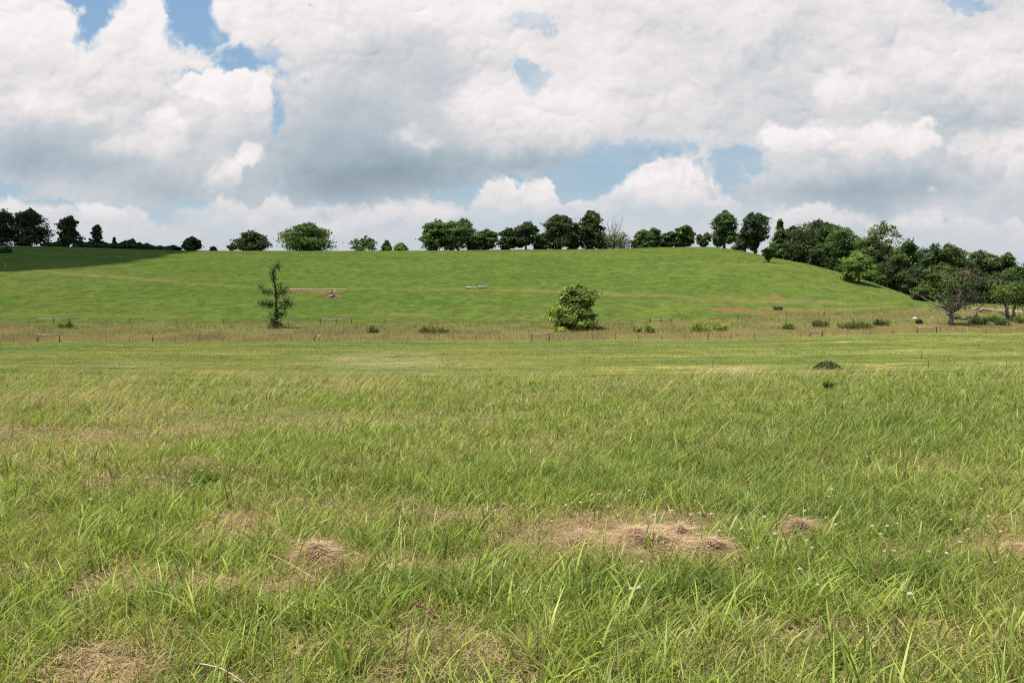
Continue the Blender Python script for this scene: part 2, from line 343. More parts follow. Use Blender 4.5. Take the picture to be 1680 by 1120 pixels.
# ------------------------------------------------------------------ ground sheet
SOIL = [(1205, 507.5, 38, 3.6), (1262, 507, 40, 2.0), (1300, 512, 30, 1.4), (1250, 512.5, 40, 1.2), (522, 479, 44, 2.2), (545, 486, 18, 3.0), (1275, 488, 10, 2), (1340, 510, 60, 1.6), (1240, 514, 50, 1.0), (500, 477, 26, 1.6)]
TRACKS = [[(60, 445), (200, 455), (330, 466), (430, 473), (600, 474), (780, 474), (960, 480), (1100, 487), (1250, 490), (1330, 494), (1420, 498)],
          [(860, 476), (1000, 483), (1150, 490), (1300, 497), (1480, 499)], [(0, 515), (300, 519), (700, 516)], [(1280, 508), (1400, 507), (1480, 502)]]
def zone_col(x, y, z):
    """plain surface colours of the ground by zone: no light or shade in it"""
    px, py = project(x, y, z); u = np.clip(x/np.maximum(y, 6), -1.9, 1.9)
    dC, dD, dE = (_col(u, t) for t in (tCd, tDd, tEd))
    n1 = fbm(x/9, y/9, 4)-.5; n2 = fbm(x/2.1+30, y/2.1, 3)-.5; n3 = fbm(x/40+3, y/16+8, 4)-.5
    def mix(a, b, t): return a+(b-a)*t[..., None]
    C = np.broadcast_to(np.array([.115, .100, .045]), x.shape+(3,)).copy()
    C = mix(C, np.array([.135, .150, .045]), sst(7, 16, y)*.8)
    mow = np.array([.135, .158, .040])+np.stack([n1*.10, n1*.05, n1*.01], -1)
    rows = fbm(x/9+2, y/1.6, 4)-.5
    ridge = np.clip(1-np.abs(fbm(x/9+2, y/1.7+7, 4)-.5)*11, 0, 1)*np.clip(fbm(x/14+9, y/5, 3)*3-1.1, 0, 1)
    mow = mow+np.stack([rows*.09+ridge*.13, rows*.055+ridge*.095, rows*.02+ridge*.035], -1)
    C = mix(C, mow, sst(30, 42, y))
    strawp = np.maximum(np.exp(-((px-640)/110)**2-((py-592)/13)**2), .8*np.exp(-((px-215)/60)**2-((py-601)/6)**2))
    strawp = np.maximum(strawp, .8*np.exp(-((px-1200)/55)**2-((py-606)/6)**2))
    C = mix(C, np.array([.30, .255, .115]), np.clip(strawp*(.6+2.2*(fbm(x/5, y/1.2, 4)-.45)), 0, 1)*sst(30, 42, y))
    bandc = np.array([.15, .145, .05])+np.stack([n1*.06, n1*.07, n1*.01], -1)
    C = mix(C, bandc, sst(-1.0, 1.0, y-dC+n2*2))
    hill = np.array([.098, .136, .028])+np.stack([n3*.045+n1*.025, n3*.018+n1*.02, n3*.01], -1)
    hill = hill*(1+.6*(fbm(x/1.5, y/2.2+3, 3)-.5))[..., None]
    hill = mix(hill, np.array([.10, .16, .035]), np.zeros_like(x))
    C = mix(C, hill, sst(-2.5, 2.5, y-dD+n2*5+n1*6))
    onh = sst(0, 4, y-dD)*(y < dE+10)
    for tr in TRACKS:
        yy = np.interp(px, [p[0] for p in tr], [p[1] for p in tr], left=-99, right=-99)
        C = mix(C, np.array([.19, .165, .055]), onh*np.exp(-((py-yy)/2.2)**2)*np.clip(.55+1.6*n3, 0, .75))
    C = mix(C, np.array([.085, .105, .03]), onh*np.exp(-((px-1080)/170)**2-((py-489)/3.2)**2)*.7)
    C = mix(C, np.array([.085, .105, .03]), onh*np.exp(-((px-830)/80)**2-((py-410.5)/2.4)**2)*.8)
    for (sx, sy, rx, ry) in SOIL:
        d = np.sqrt(((px-sx)/rx)**2+((py-sy)/ry)**2)+(n2+n1)*.9
        C = mix(C, np.array([.22, .105, .06]), onh*sst(1.1, .6, d)*.9)
    yy = np.interp(px, [1590, 1640, 1700], [505, 508, 511.5], left=-99, right=530)
    C = mix(C, np.array([.36, .33, .26]), np.exp(-((py-yy)/1.3)**2)*(px > 1590)*(y > 130))
    return np.clip(C, .01, .9)
def make_ground():
    def sp(segs):
        out = []
        for a, b, n in segs: out.append(np.linspace(a, b, n, endpoint=False))
        return np.concatenate(out)
    ys = np.concatenate([sp([(-40, 0, 14), (0, 30, 120), (30, 110, 110), (110, 345, 240), (345, 480, 40), (480, 1500, 26)]), [1500., 2200., 4000.]])
    xh = np.concatenate([sp([(0, 20, 50), (20, 230, 260), (230, 420, 60), (420, 1200, 20)]), [1200., 2000., 4000.]])
    xs = np.concatenate([-xh[:0:-1], xh])
    X, Y = np.meshgrid(xs, ys); Z = ground_z(X, Y)
    far = np.clip((Y-900)/2500, 0, 1); Z = Z*(1-far)-30*far
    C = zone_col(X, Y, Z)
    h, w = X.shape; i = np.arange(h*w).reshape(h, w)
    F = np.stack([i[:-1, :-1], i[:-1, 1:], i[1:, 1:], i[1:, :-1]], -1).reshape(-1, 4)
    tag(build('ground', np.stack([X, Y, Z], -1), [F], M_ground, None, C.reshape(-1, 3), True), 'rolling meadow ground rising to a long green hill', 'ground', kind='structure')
make_ground()
# ------------------------------------------------------------------ the cloud overhead whose shade lies on the upper left of the hill
def make_cloud():
    P = [hit(-20, 447)[:2], hit(70, 440)[:2], hit(160, 431)[:2], hit(240, 421)[:2], hit(300, 413.5)[:2]]
    P += [(-112, 352), (-112, 420), (-160, 500), (-300, 520), (-420, 420), (-400, 270), (-260, 225)]
    P = np.array(P); n = len(P); c = P.mean(0)
    ring = []
    for k in range(n):
        for t in np.linspace(0, 1, 9, endpoint=False): ring.append(P[k]*(1-t)+P[(k+1) % n]*t)
    ring = np.array(ring); m = len(ring)
    ring = ring+(np.stack([fbm(ring[:, 0]/14, ring[:, 1]/14, 3), fbm(ring[:, 0]/14+50, ring[:, 1]/14, 3)], 1)-.5)*9
    alt = 470.0; base = np.array([c[0], c[1], 26.0])+SUNV*alt/SUNV[2]
    V = []; F = []; nr = 14
    for side in (1, -1):
        off = len(V)
        for j in range(nr):
            r = math.cos(j/(nr-1)*math.pi/2) if j else 1.0
            p2 = c+(ring-c)*r
            hgt = math.sqrt(max(0, 1-r*r))*(75 if side > 0 else 14)*(.55+.9*fbm(p2[:, 0]/45, p2[:, 1]/45, 4))
            dz = hgt*side; V += [(p2[k, 0]-c[0]+base[0], p2[k, 1]-c[1]+base[1], base[2]+dz[k]) for k in range(m)]
        for j in range(nr-1):
            for k in range(m):
                a, b_, c_, d_ = off+j*m+k, off+j*m+(k+1) % m, off+(j+1)*m+(k+1) % m, off+(j+1)*m+k
                F.append((a, b_, c_, d_) if side > 0 else (d_, c_, b_, a))
    mt = leaf_mat('cloud_white', .5, 0, .5, .01, .95, 1.0, (1, 1, 1))
    tag(build('cloud', V, [np.array(F)], mt, None, np.full((len(V), 3), .9), True), 'white cumulus cloud high over the left end of the hill', 'cloud', kind='structure')
make_cloud()
# ------------------------------------------------------------------ grass
def blades(x, y, z, h, w, C, lean, laz, droop, seg, faz=None, Ctip=None):
    """vertices, faces and colours of n curved blades; lean = sideways reach / h, laz = its azimuth"""
    n = len(x); faz = rs.uniform(0, 2*math.pi, n) if faz is None else faz
    wx, wy = np.cos(faz), np.sin(faz); lx, ly = np.cos(laz), np.sin(laz)
    V = []; Cs = []
    for k in range(seg+1):
        t = k/seg
        r = h*lean*(.35*t+.65*t*t); up = h*(t-droop*t**2.5)
        cx = x+lx*r; cy = y+ly*r; cz = z+up
        cc = C if Ctip is None else C+(Ctip-C)*(t**1.5)
        if k < seg:
            ww = w*.5*(1-t**2.2*.85)*(.75 if k == 0 else 1)
            V += [np.stack([cx-wx*ww, cy-wy*ww, cz], 1), np.stack([cx+wx*ww, cy+wy*ww, cz], 1)]; Cs += [cc, cc]
        else:
            V.append(np.stack([cx, cy, cz], 1)); Cs.append(cc)
    m = 2*seg+1
    V = np.stack(V, 1).reshape(-1, 3); Cs = np.stack(Cs, 1).reshape(-1, 3)
    b = (np.arange(n)*m)[:, None]
    F4 = [b+np.array([[2*k, 2*k+1, 2*k+3, 2*k+2]]) for k in range(seg-1)]
    F3 = b+np.array([[2*seg-2, 2*seg-1, 2*seg]])
    return V, F3, (np.concatenate(F4) if F4 else np.zeros((0, 4), int)), Cs
class GB:
    def __init__(s): s.V = []; s.F3 = []; s.F4 = []; s.C = []; s.n = 0
    def add(s, V, F3, F4, C):
        s.V.append(V.astype(np.float32)); s.C.append(C.astype(np.float32)); s.F3.append(F3+s.n)
        if len(F4): s.F4.append(F4+s.n)
        s.n += len(V)
    def build(s, name, mat, label, cat='grass'):
        F = [np.concatenate(s.F3)]
        if s.F4: F.append(np.concatenate(s.F4))
        return tag(build(name, np.concatenate(s.V), F, mat, None, np.concatenate(s.C)), label, cat, kind='stuff')
def scatter(n, y0, y1, pw=1.0, half=.66, pad=1.0):
    """n ground points between depths y0 and y1 over the width in view"""
    t = rs.rand(n); y = (y0**(1+pw)+(y1**(1+pw)-y0**(1+pw))*t)**(1/(1+pw))
    x = rs.uniform(-1, 1, n)*(half*y+pad); return x, y
# dry places, dark lush places and hay given where the photograph shows them on the ground
DRY = [(120, 760, 170, 40, .5), (60, 700, 150, 40, .25), (250, 690, 160, 24, .3), (330, 720, 120, 24, .25), (560, 690, 120, 16, .55), (700, 690, 120, 14, .5), (870, 657, 60, 6, .6), (900, 745, 60, 18, .5), (1000, 690, 60, 8, .4),
       (1080, 890, 130, 34, .75), (1120, 926, 80, 14, .6), (930, 895, 80, 26, .85), (520, 925, 46, 24, .9), (400, 880, 70, 22, .6), (640, 940, 60, 18, .7), (390, 965, 180, 22, .7), (150, 960, 120, 30, .5), (180, 1100, 120, 24, .55), (1310, 885, 60, 20, .8),
       (1450, 925, 70, 22, .6), (1640, 905, 60, 30, .8), (1400, 1060, 180, 40, .45), (1600, 1070, 160, 40, .45), (800, 1090, 120, 30, .35), (1190, 806, 60, 12, .8), (330, 765, 60, 10, .6), (820, 850, 80, 16, .45), (1500, 760, 80, 14, .35),
       (1310, 664, 50, 5, .6), (520, 980, 60, 16, .6), (1230, 660, 60, 5, .5), (90, 870, 120, 30, .35), (640, 760, 90, 20, .35), (840, 1110, 900, 70, .16), (1250, 1060, 260, 60, .12), (1180, 930, 50, 20, .7)]
LUSH = [(330, 792, 80, 16, .9), (1280, 860, 150, 60, .6), (1050, 985, 200, 26, .7), (650, 975, 110, 26, .7), (1500, 880, 160, 50, .5), (1100, 780, 250, 40, .4), (1330, 720, 330, 60, .45), (1550, 690, 200, 60, .4), (620, 800, 200, 40, .25), (1480, 960, 120, 24, .6), (700, 900, 140, 30, .35), (560, 735, 160, 30, .3)]
def fields(x, y):
    px, py = project(x, y, ground_z(x, y))
    n = (fbm(x/1.7+3, y/1.7+7, 4)-.5); n2 = fbm(x/.45, y/.45+20, 3)-.5
    dry = .20+1.2*n+1.0*n2
    for (a, b, rx, ry, s) in DRY: dry = dry+.85*s*np.exp(-((px-a)/rx)**2-((py-b)/ry)**2)
    lush = .5*n2
    for (a, b, rx, ry, s) in LUSH: lush = lush+s*np.exp(-((px-a)/rx)**2-((py-b)/ry)**2)
    dry = dry-.45*np.clip(lush, 0, 1)+.08*sst(900, 300, px)*sst(880, 700, py)
    return np.clip(dry, 0, 1), np.clip(lush, 0, 1), px, py
G_BRIGHT = np.array([.365, .445, .085]); G_DEEP = np.array([.145, .240, .043]); G_YEL = np.array([.510, .465, .145])
STRAW = np.array([.50, .38, .20]); THATCH = np.array([.35, .235, .12])
def mixc(a, b, t): return a+(b-a)*t[:, None]
def green_col(n, dry, lush):
    c = mixc(np.broadcast_to(G_BRIGHT, (n, 3)), G_DEEP, np.clip(.25+.65*lush+rs.normal(0, .26, n), 0, 1))
    c = mixc(c, G_YEL, np.clip(-.05+.6*dry+rs.normal(0, .22, n), 0, .95))
    return c*rs.uniform(.5, 1.28, (n, 1))
def make_meadow():
    g = GB(); st = GB(); litter = GB()
    for (n, y0, y1, seg, wk, hk) in ((115000, 2.4, 6.5, 3, 1.2, 1.15), (175000, 6.5, 12, 3, 1.4, 1.1), (170000, 12, 21, 2, 2.0, 1.0), (230000, 21, 52, 2, 2.5, .95)):
        x, y = scatter(n, y0, y1); dry, lush, px, py = fields(x, y)
        clump = fbm(x/.28+11, y/.28, 2)
        keep = rs.rand(n) < np.clip(1.0-.85*dry, .10, 1)*np.clip(-.2+2.1*clump, .1, 1)
        ye = 26+16*sst(900, 0, px)+26*(fbm(x/6, y/6+3, 3)-.5); keep &= ~((y > ye) & (rs.rand(n) < (y-ye)/10))
        x, y, dry, lush, clump = x[keep], y[keep], dry[keep], lush[keep], clump[keep]; n = len(x)
        z = ground_z(x, y)-.01
        h = rs.uniform(.07, .19, n)*(.6+.8*clump)*(1-.35*dry)*hk*(1+.25*lush)*(1-.30*sst(9, 18, y))*(1-.5*sst(24, 46, y))
        w = rs.uniform(.0035, .0075, n)*wk
        laz = np.where(rs.rand(n) < .22, rs.normal(.1, .8, n), rs.uniform(0, 6.28, n))
        C = green_col(n, dry, lush); dead = rs.rand(n) < .03+.16*dry; C[dead] = (STRAW*rs.uniform(.6, 1.05, (n, 1)))[dead]
        g.add(*blades(x, y, z, h, w, C*.9, rs.uniform(.15, 1.25, n)**1.2, laz, rs.uniform(0, .45, n), seg, Ctip=mixc(C*1.08, STRAW, (rs.rand(n) < .18+.3*dry)*rs.uniform(.2, .8, n))))
    # broad arching blades in loose tufts
    for (nt_, per, y0, y1, wk) in ((2600, 7, 2.4, 7, 1.15), (3600, 6, 7, 14, 1.25), (3600, 5, 14, 27, 1.7)):
        tx, ty = scatter(nt_, y0, y1, .6); d, l, px, py = fields(tx, ty)
        keep = rs.rand(nt_) < np.clip(1.08-1.05*d+.2*l, .04, 1); tx, ty, d, l = tx[keep], ty[keep], d[keep], l[keep]; k = len(tx)
        taz = np.where(rs.rand(k) < .4, rs.normal(.35, .9, k), rs.uniform(0, 6.28, k)); th = rs.uniform(.16, .34, k)
        x = np.repeat(tx, per)+rs.normal(0, .045, k*per); y = np.repeat(ty, per)+rs.normal(0, .045, k*per); n = k*per
        laz = np.repeat(taz, per)+rs.normal(0, .75, n); h = np.repeat(th, per)*rs.uniform(.6, 1.15, n)
        C = green_col(n, np.repeat(d, per)*.6, np.repeat(l, per))
        g.add(*blades(x, y, ground_z(x, y)-.01, h, rs.uniform(.007, .0135, n)*wk, C*.92, rs.uniform(.12, 1.0, n), laz, rs.uniform(.05, .5, n), 5 if y1 < 15 else 3, Ctip=mixc(C*1.06, STRAW, (rs.rand(n) < .2)*rs.uniform(.1, .6, n))))
    # low clover leaves
    for (n, y0, y1) in ((16000, 3.5, 7.5), (15000, 7.5, 13)):
        x, y = scatter(n, y0, y1); d, l, px, py = fields(x, y); keep = rs.rand(n) < np.clip(l*1.2-.15-.5*d, 0, 1)
        x, y = x[keep], y[keep]; n = len(x); z = ground_z(x, y)+rs.uniform(.02, .09, n)
        for a in (0, 2.1, 4.2):
            ang = a+rs.uniform(0, .5, n); C = np.array([.075, .17, .035])*rs.uniform(.7, 1.3, (n, 1))
            g.add(*blades(x, y, z, np.full(n, .004), rs.uniform(.014, .022, n), C, np.full(n, 4.5), ang, np.zeros(n), 2, faz=ang+1.57))
    g.build('meadow_grass', M_grass, 'green meadow grass filling the foreground up to the mown field')
    # dry fallen litter between the blades
    for (n, y0, y1, wk) in ((150000, 2.4, 7, 1), (130000, 7, 14, 1.4), (90000, 14, 30, 2.4)):
        x, y = scatter(n, y0, y1); d, l, px, py = fields(x, y); keep = rs.rand(n) < np.clip((.24+1.0*d-.3*l)*(1-.5*sst(12, 22, y)), .04, 1)
        x, y, d = x[keep], y[keep], d[keep]; n = len(x)
        L = rs.uniform(.05, .17, n); C = mixc(np.broadcast_to(STRAW, (n, 3)), THATCH, np.clip(rs.rand(n)*1.1-.1, 0, 1))*rs.uniform(.75, 1.15, (n, 1))
        hh = L*rs.uniform(.02, .35, n); z = ground_z(x, y)+rs.uniform(0, .07, n)*(.4+d)
        litter.add(*blades(x, y, z, hh, rs.uniform(.003, .006, n)*wk, C, L/np.maximum(hh, 1e-3), rs.uniform(0, 6.28, n), rs.uniform(0, .7, n), 2))
    litter.build('dry_litter', M_straw, 'tan dead grass lying flat among the green blades')
    # tall bleached stalks bowed to the right
    for (n, y0, y1, wk, seg) in ((2600, 2.6, 9, 1, 4), (9000, 9, 18, 1.5, 4), (26000, 15, 34, 2.2, 3)):
        x, y = scatter(n, y0, y1); d, l, px, py = fields(x, y)
        p = .04+.16*d*(py < 850)
        p = p+1.0*np.exp(-((px-210)/190)**2-((py-665)/40)**2)+.8*np.exp(-((px-60)/150)**2-((py-720)/40)**2)+.8*np.exp(-((px-630)/120)**2-((py-640)/20)**2)+.55*np.exp(-((px-430)/200)**2-((py-640)/24)**2)
        p = p+.8*np.exp(-((px-1230)/110)**2-((py-622)/12)**2)+.3*np.exp(-((px-950)/160)**2-((py-632)/12)**2)+.05*sst(640, 615, py)
        p = p*np.clip(-2.4+5.4*fbm(x/1.3, y/1.3+40, 4), 0, 1.3)
        keep = rs.rand(n) < p; x, y, py = x[keep], y[keep], py[keep]; n = len(x)
        h = rs.uniform(.22, .5, n)*np.where(py > 760, .7, 1); C = mixc(np.broadcast_to(STRAW*1.1, (n, 3)), G_YEL, rs.rand(n)**1.4)*rs.uniform(.8, 1.2, (n, 1))
        st.add(*blades(x, y, ground_z(x, y), h, rs.uniform(.003, .0055, n)*wk, C, rs.uniform(.45, 1.3, n), rs.normal(.0, .45, n), rs.uniform(.05, .3, n), seg))
    for (n, y0, y1) in ((420, 3, 9), (900, 9, 20)):                            # brown seed stems
        x, y = scatter(n, y0, y1); h = rs.uniform(.22, .45, n); C = np.array([.22, .13, .07])*rs.uniform(.6, 1.4, (n, 1)); laz = rs.normal(.2, .9, n); ln = rs.uniform(.1, .6, n)
        st.add(*blades(x, y, ground_z(x, y), h, np.full(n, .004 if y1 < 10 else .006), C, ln, laz, np.zeros(n), 3))
    st.build('tall_dry_grass', M_straw, 'tall bleached grass stalks leaning to the right in the wind')
make_meadow()
def make_far_grass():
    g = GB()
    for (n, y0, y1, w0, w1) in ((150000, 31, 70, .018, .04), (120000, 70, 123, .04, .08)):      # mown field
        x, y = scatter(n, y0, y1, .6, .7, 2); u = x/y; z = ground_z(x, y); C0 = zone_col(x, y, z)
        k = (y < _col(u, tCd)-.6) & (rs.rand(n) < np.clip(.25+1.3*fbm(x/6, y/1.4, 3), 0, 1)); x, y, z, C0 = x[k], y[k], z[k], C0[k]; n = len(x)
        C = C0*rs.uniform(.75, 1.4, (n, 1)); C[:, 1] *= 1.08
        g.add(*blades(x, y, z-.01, rs.uniform(.05, .13, n), rs.uniform(w0, w1, n), C, rs.uniform(.1, 1.2, n), rs.uniform(0, 6.28, n), rs.uniform(0, .4, n), 1))
    tx, ty = scatter(900, 34, 118, .4, .7, 2); x = np.repeat(tx, 16)+rs.normal(0, .22, 900*16); y = np.repeat(ty, 16)+rs.normal(0, .22, 900*16); n = len(x)
    g.add(*blades(x, y, ground_z(x, y)-.01, rs.uniform(.08, .22, n), rs.uniform(.02, .05, n), np.array([.10, .155, .035])*rs.uniform(.6, 1.3, (n, 1)), rs.uniform(.2, 1, n), rs.uniform(0, 6.28, n), rs.uniform(0, .3, n), 1))
    n = 15000; tx, ty = scatter(n, 40, 116, .6, .7, 2); kx = fbm(tx/11, ty/4, 3); k = kx > .5; tx, ty = tx[k], ty[k]; n = len(tx)      # pale cut straw
    hh = np.full(n, .04); g.add(*blades(tx, ty, ground_z(tx, ty)+.03, hh, rs.uniform(.05, .14, n), np.array([.40, .35, .16])*rs.uniform(.7, 1.1, (n, 1)), rs.uniform(.4, 1.5, n)/.04, rs.normal(.15, .5, n), np.zeros(n), 1, faz=np.full(n, 1.57)))
    g.build('mown_grass', M_grass, 'short mown grass on the level field before the fence')
    g = GB(); n = 130000                                                      # grazed hill
    x, y = scatter(n, 146, 338, .7, .72, 5); u = x/y; z = ground_z(x, y); C0 = zone_col(x, y, z)
    tu = fbm(x/2.6+5, y/2.6, 3)
    k = (y > _col(u, tDd)+1) & (y < _col(u, tEd)+4) & (rs.rand(n) < np.clip((tu-.36)*4, .06, 1)); x, y, z, C0, tu = x[k], y[k], z[k], C0[k], tu[k]; n = len(x)
    C = C0*rs.uniform(.8, 1.4, (n, 1)); C[:, 0] *= .97
    g.add(*blades(x, y, z-.02, rs.uniform(.06, .20, n)*(.4+1.2*tu), rs.uniform(.12, .36, n), C, rs.uniform(0, .8, n), rs.uniform(0, 6.28, n), rs.uniform(0, .3, n), 1))
    g.build('pasture_grass', M_grass, 'tufted green pasture grass covering the hillside')
    g = GB(); n = 190000                                                      # unmown strip
    x, y = scatter(n, 112, 172, .3, .72, 5); u = x/y; z = ground_z(x, y)
    dC, dD = _col(u, tCd), _col(u, tDd); f = (y-dC)/(dD-dC); px = 840+FPX*u
    f2 = f+.5*(fbm(x/7, y/7, 3)-.5)
    k = (f > -.01) & (f < 1.03) & (rs.rand(n) < np.where(f2 < .2, 1, .75)); x, y, z, f, f2, px = x[k], y[k], z[k], f[k], f2[k], px[k]; n = len(x)
    cl = fbm(x/3.2+60, y/3.2, 4)
    tan = np.array([.54, .325, .140]); rust = np.array([.36, .20, .125]); gr = np.array([.140, .200, .045]); yg = np.array([.29, .31, .075])
    greenish = np.clip((f+.25*(f2-f)-.24)*9.0+(cl-.5)*4.5*(f > .2), 0, 1)*np.clip(.2+2.6*(fbm(x/6+7, y/4, 3)-.3), .25, 1)*np.where(f > .84, np.clip((cl-.4)*3, 0, 1), .82)
    C = mixc(np.broadcast_to(tan, (n, 3)), rust, np.clip(fbm(x/5, y/5+90, 3)*2.2-.8, 0, 1)); C = mixc(C, gr, np.clip(greenish+rs.normal(0, .12, n), 0, 1)); C = mixc(C, yg, (rs.rand(n) < .05+.07*(f > .25))*.8)
    h = rs.uniform(.3, .9, n)*(.05+1.7*cl)*np.where(f < .02, .5, 1)*np.where(f2 < .22, .85, 1)
    g.add(*blades(x, y, z-.03, h, rs.uniform(.03, .075, n), C*rs.uniform(.75, 1.25, (n, 1)), rs.uniform(.05, .5, n), rs.uniform(0, 6.28, n), rs.uniform(0, .25, n), 1))
    g.build('rough_grass', M_straw, 'strip of tall tan grass and weeds along the fences')
make_far_grass()
# ------------------------------------------------------------------ trees
def leaf_quads(mb, P, Nrm, size, C):
    n = len(P)
    Nr = Nrm+rs.normal(0, .75, (n, 3)); Nr /= np.maximum(np.linalg.norm(Nr, axis=1, keepdims=True), 1e-6)
    T = np.cross(Nr, rs.normal(0, 1, (n, 3))); T /= np.maximum(np.linalg.norm(T, axis=1, keepdims=True), 1e-6); B = np.cross(Nr, T)
    s = (size*rs.uniform(.6, 1.3, n))[:, None]
    V = np.stack([P-T*s, P-B*s*.55+T*s*.1, P+T*s, P+B*s*.55-T*s*.1], 1).reshape(-1, 3)
    i = (np.arange(n)*4)[:, None]
    mb.add(V, (), i+np.array([[0, 1, 2, 3]]), np.repeat(C, 4, 0))
def envelope(style, t):
    if style == 'round': return np.clip(1-np.abs((t-.44)/.60)**2.7, 0, 1)**.42
    if style == 'dome': return np.sqrt(np.clip(1-(t/1.03)**2.2, 0, 1))*np.clip(.72+t*1.4, 0, 1)
    if style == 'tall': return np.clip(1-np.abs((t-.45)/.6)**2.6, 0, 1)**.42*(.95-.22*t)
    if style == 'cone': return (1-t)**.8*.95+.06
    if style == 'spread': return np.sqrt(np.clip(1-((t-.55)/.5)**2, 0, 1))*(.55+.45*t)
    return np.ones_like(t)
def crown(mb, w, z0, z1, style, tint, leaf, nlobe=11, dens=1.0, depth=None, lean=0.0, airy=0.0):
    H = z1-z0; R_ = w/2; dep = (depth or w)/2; lobes = []
    for k in range(nlobe):
        t = (k+.5)/nlobe*.92+.02 if k else .86
        e = float(envelope(style, np.array(t))); a = k*2.4+rs.uniform(-.5, .5); rr = e*rs.uniform(.3, .66)
        r = (.24+.16*rs.rand())*min(1.0, .55+e*.5)
        lobes.append((math.cos(a)*rr*R_+lean*t*R_, math.sin(a)*rr*dep, z0+H*t, r*R_*1.35, min(r*R_*1.15, H*.3)))
    P = []; Q = []; tone = []
    ncl = int((24 if not airy else 13)*dens)
    for (cx, cy, cz, rx, rz) in lobes:
        d = rs.normal(0, 1, (ncl, 3)); d /= np.linalg.norm(d, axis=1, keepdims=True); d[:, 2] = d[:, 2]*.9+.15
        cc = np.array([cx, cy, cz])+d*np.array([rx, rx*dep/R_, rz])*rs.uniform(.75, 1.08, (ncl, 1))
        m = int(28*(1-airy*.5)); ct = rs.uniform(.72, 1.28, ncl)*rs.uniform(.85, 1.15)
        off = rs.normal(0, 1, (ncl, m, 3))*np.array([.30, .30*dep/R_, .20])*rx*(.8-.25*airy)
        P.append((cc[:, None]+off).reshape(-1, 3)); Q.append(np.repeat(d, m, 0)+np.array([0, 0, .6])); tone.append(np.repeat(ct, m))
    P = np.concatenate(P); Q = np.concatenate(Q); tone = np.concatenate(tone)
    lo, hi = np.percentile(P[:, 0], [1.2, 98.8]); sx = w/(hi-lo); P[:, 0] = (P[:, 0]-(lo+hi)/2)*sx+lean*w*.1; P[:, 1] *= sx
    lo, hi = np.percentile(P[:, 2], [1.0, 99.2]); P[:, 2] = z0+(P[:, 2]-lo)*(z1-z0)/(hi-lo)
    tt = np.clip((P[:, 2]-z0)/(z1-z0), 0, 1); sd = rs.rand()*50                # follow the outline of the kind of tree
    grid = np.linspace(0, 1, 9); fr = []
    for gq in grid:
        for sg in (-1, 1):
            near = (np.abs(tt-gq) < .09) & (P[:, 0]*sg > 0); ex = np.percentile(np.abs(P[near, 0]), 93) if near.sum() > 12 else w/2
            fr.append(min(1.3, max(.35, float(envelope(style, np.array(gq)))*w*.5*(.72+.52*rs.rand())/max(ex, 1e-3))))
    f = np.where(P[:, 0] < 0, np.interp(tt, grid, fr[0::2]), np.interp(tt, grid, fr[1::2])); f = np.where(tt > .93, np.maximum(f, .4), f); P[:, 0] *= f; P[:, 1] *= f
    lobes = [(a*sx, b*sx, z0+(c-lo)*(z1-z0)/(hi-lo), d, e) for (a, b, c, d, e) in lobes]
    C = np.asarray(tint)*tone[:, None]*rs.uniform(.8, 1.2, (len(P), 1)); y = rs.rand(len(P)) < .12; C[y] = C[y]*np.array([1.5, 1.3, 1.0])
    leaf_quads(mb, P, Q, leaf, C)
    return lobes
BARK = (.085, .070, .055)
def top_z(py, d): return CAMZ+d*float(slope(np.array(py)))
def spot(px, d=None, off=5.0):
    u = (px-840)/FPX
    d = float(_col(u, tEd))+off if d is None else d
    return u*d, d, float(ground_z(u*d, d))
def make_tree(name, label, cat, px, w, top, style='round', tint=(.045, .085, .022), d=None, off=5.0, clear=.12, leaf=None, group=None, base=None, dens=1.0, nlobe=11, lean=0.0, airy=0.0, trunk=True, depth=None):
    if base is not None: x, y, z = hit(px, base)
    else: x, y, z = spot(px, d, off)
    W = w*y/FPX; H = max(top_z(top, y)-z, .6); lf = leaf or max(.085*W**.5, y*.0013)
    root = empty(name, (x, y, z)); tag(root, label, cat, group)
    mb = MB(); lobes = crown(mb, W*.97, H*clear*.8, H*.985, style, tint, lf, nlobe, dens, depth*y/FPX if depth else None, lean, airy)
    mb.build('crown' if trunk else 'foliage', M_leaf, root)
    tb = MB(); r0 = max(.035*H, .03)
    tz = H*(clear+.5*(1-clear)); wob = rs.normal(0, .015*H, (5, 2)); wob[0] = 0
    pts = [(wob[k, 0]+lean*W*.2*k/4, wob[k, 1], -.15+(tz+.15)*k/4) for k in range(5)]
    tb.tube(pts, [r0*1.35, r0, r0*.85, r0*.65, r0*.3], 7, BARK)
    for (cx, cy, cz, rx, rz) in lobes[:8]:
        s = rs.uniform(.3, .85); p0 = np.array(pts[2])*(1-s)+np.array(pts[4])*s; p1 = np.array([cx, cy, max(cz, p0[2]+.05)])
        tb.tube([p0, (p0*.5+p1*.5)+np.array([0, 0, -.04*H]), p1], [r0*.42, r0*.26, r0*.08], 5, BARK)
    tb.build('trunk' if trunk else 'stem', M_bark, root, True)
    return root
DK = (.058, .090, .032); MD = (.090, .140, .038); LT = (.155, .225, .050); GY = (.105, .142, .066); YG = (.36, .42, .07)
T = 'tree'
G1 = 'trees along the hill crest'; G2 = 'trees of the wood right of the hill'
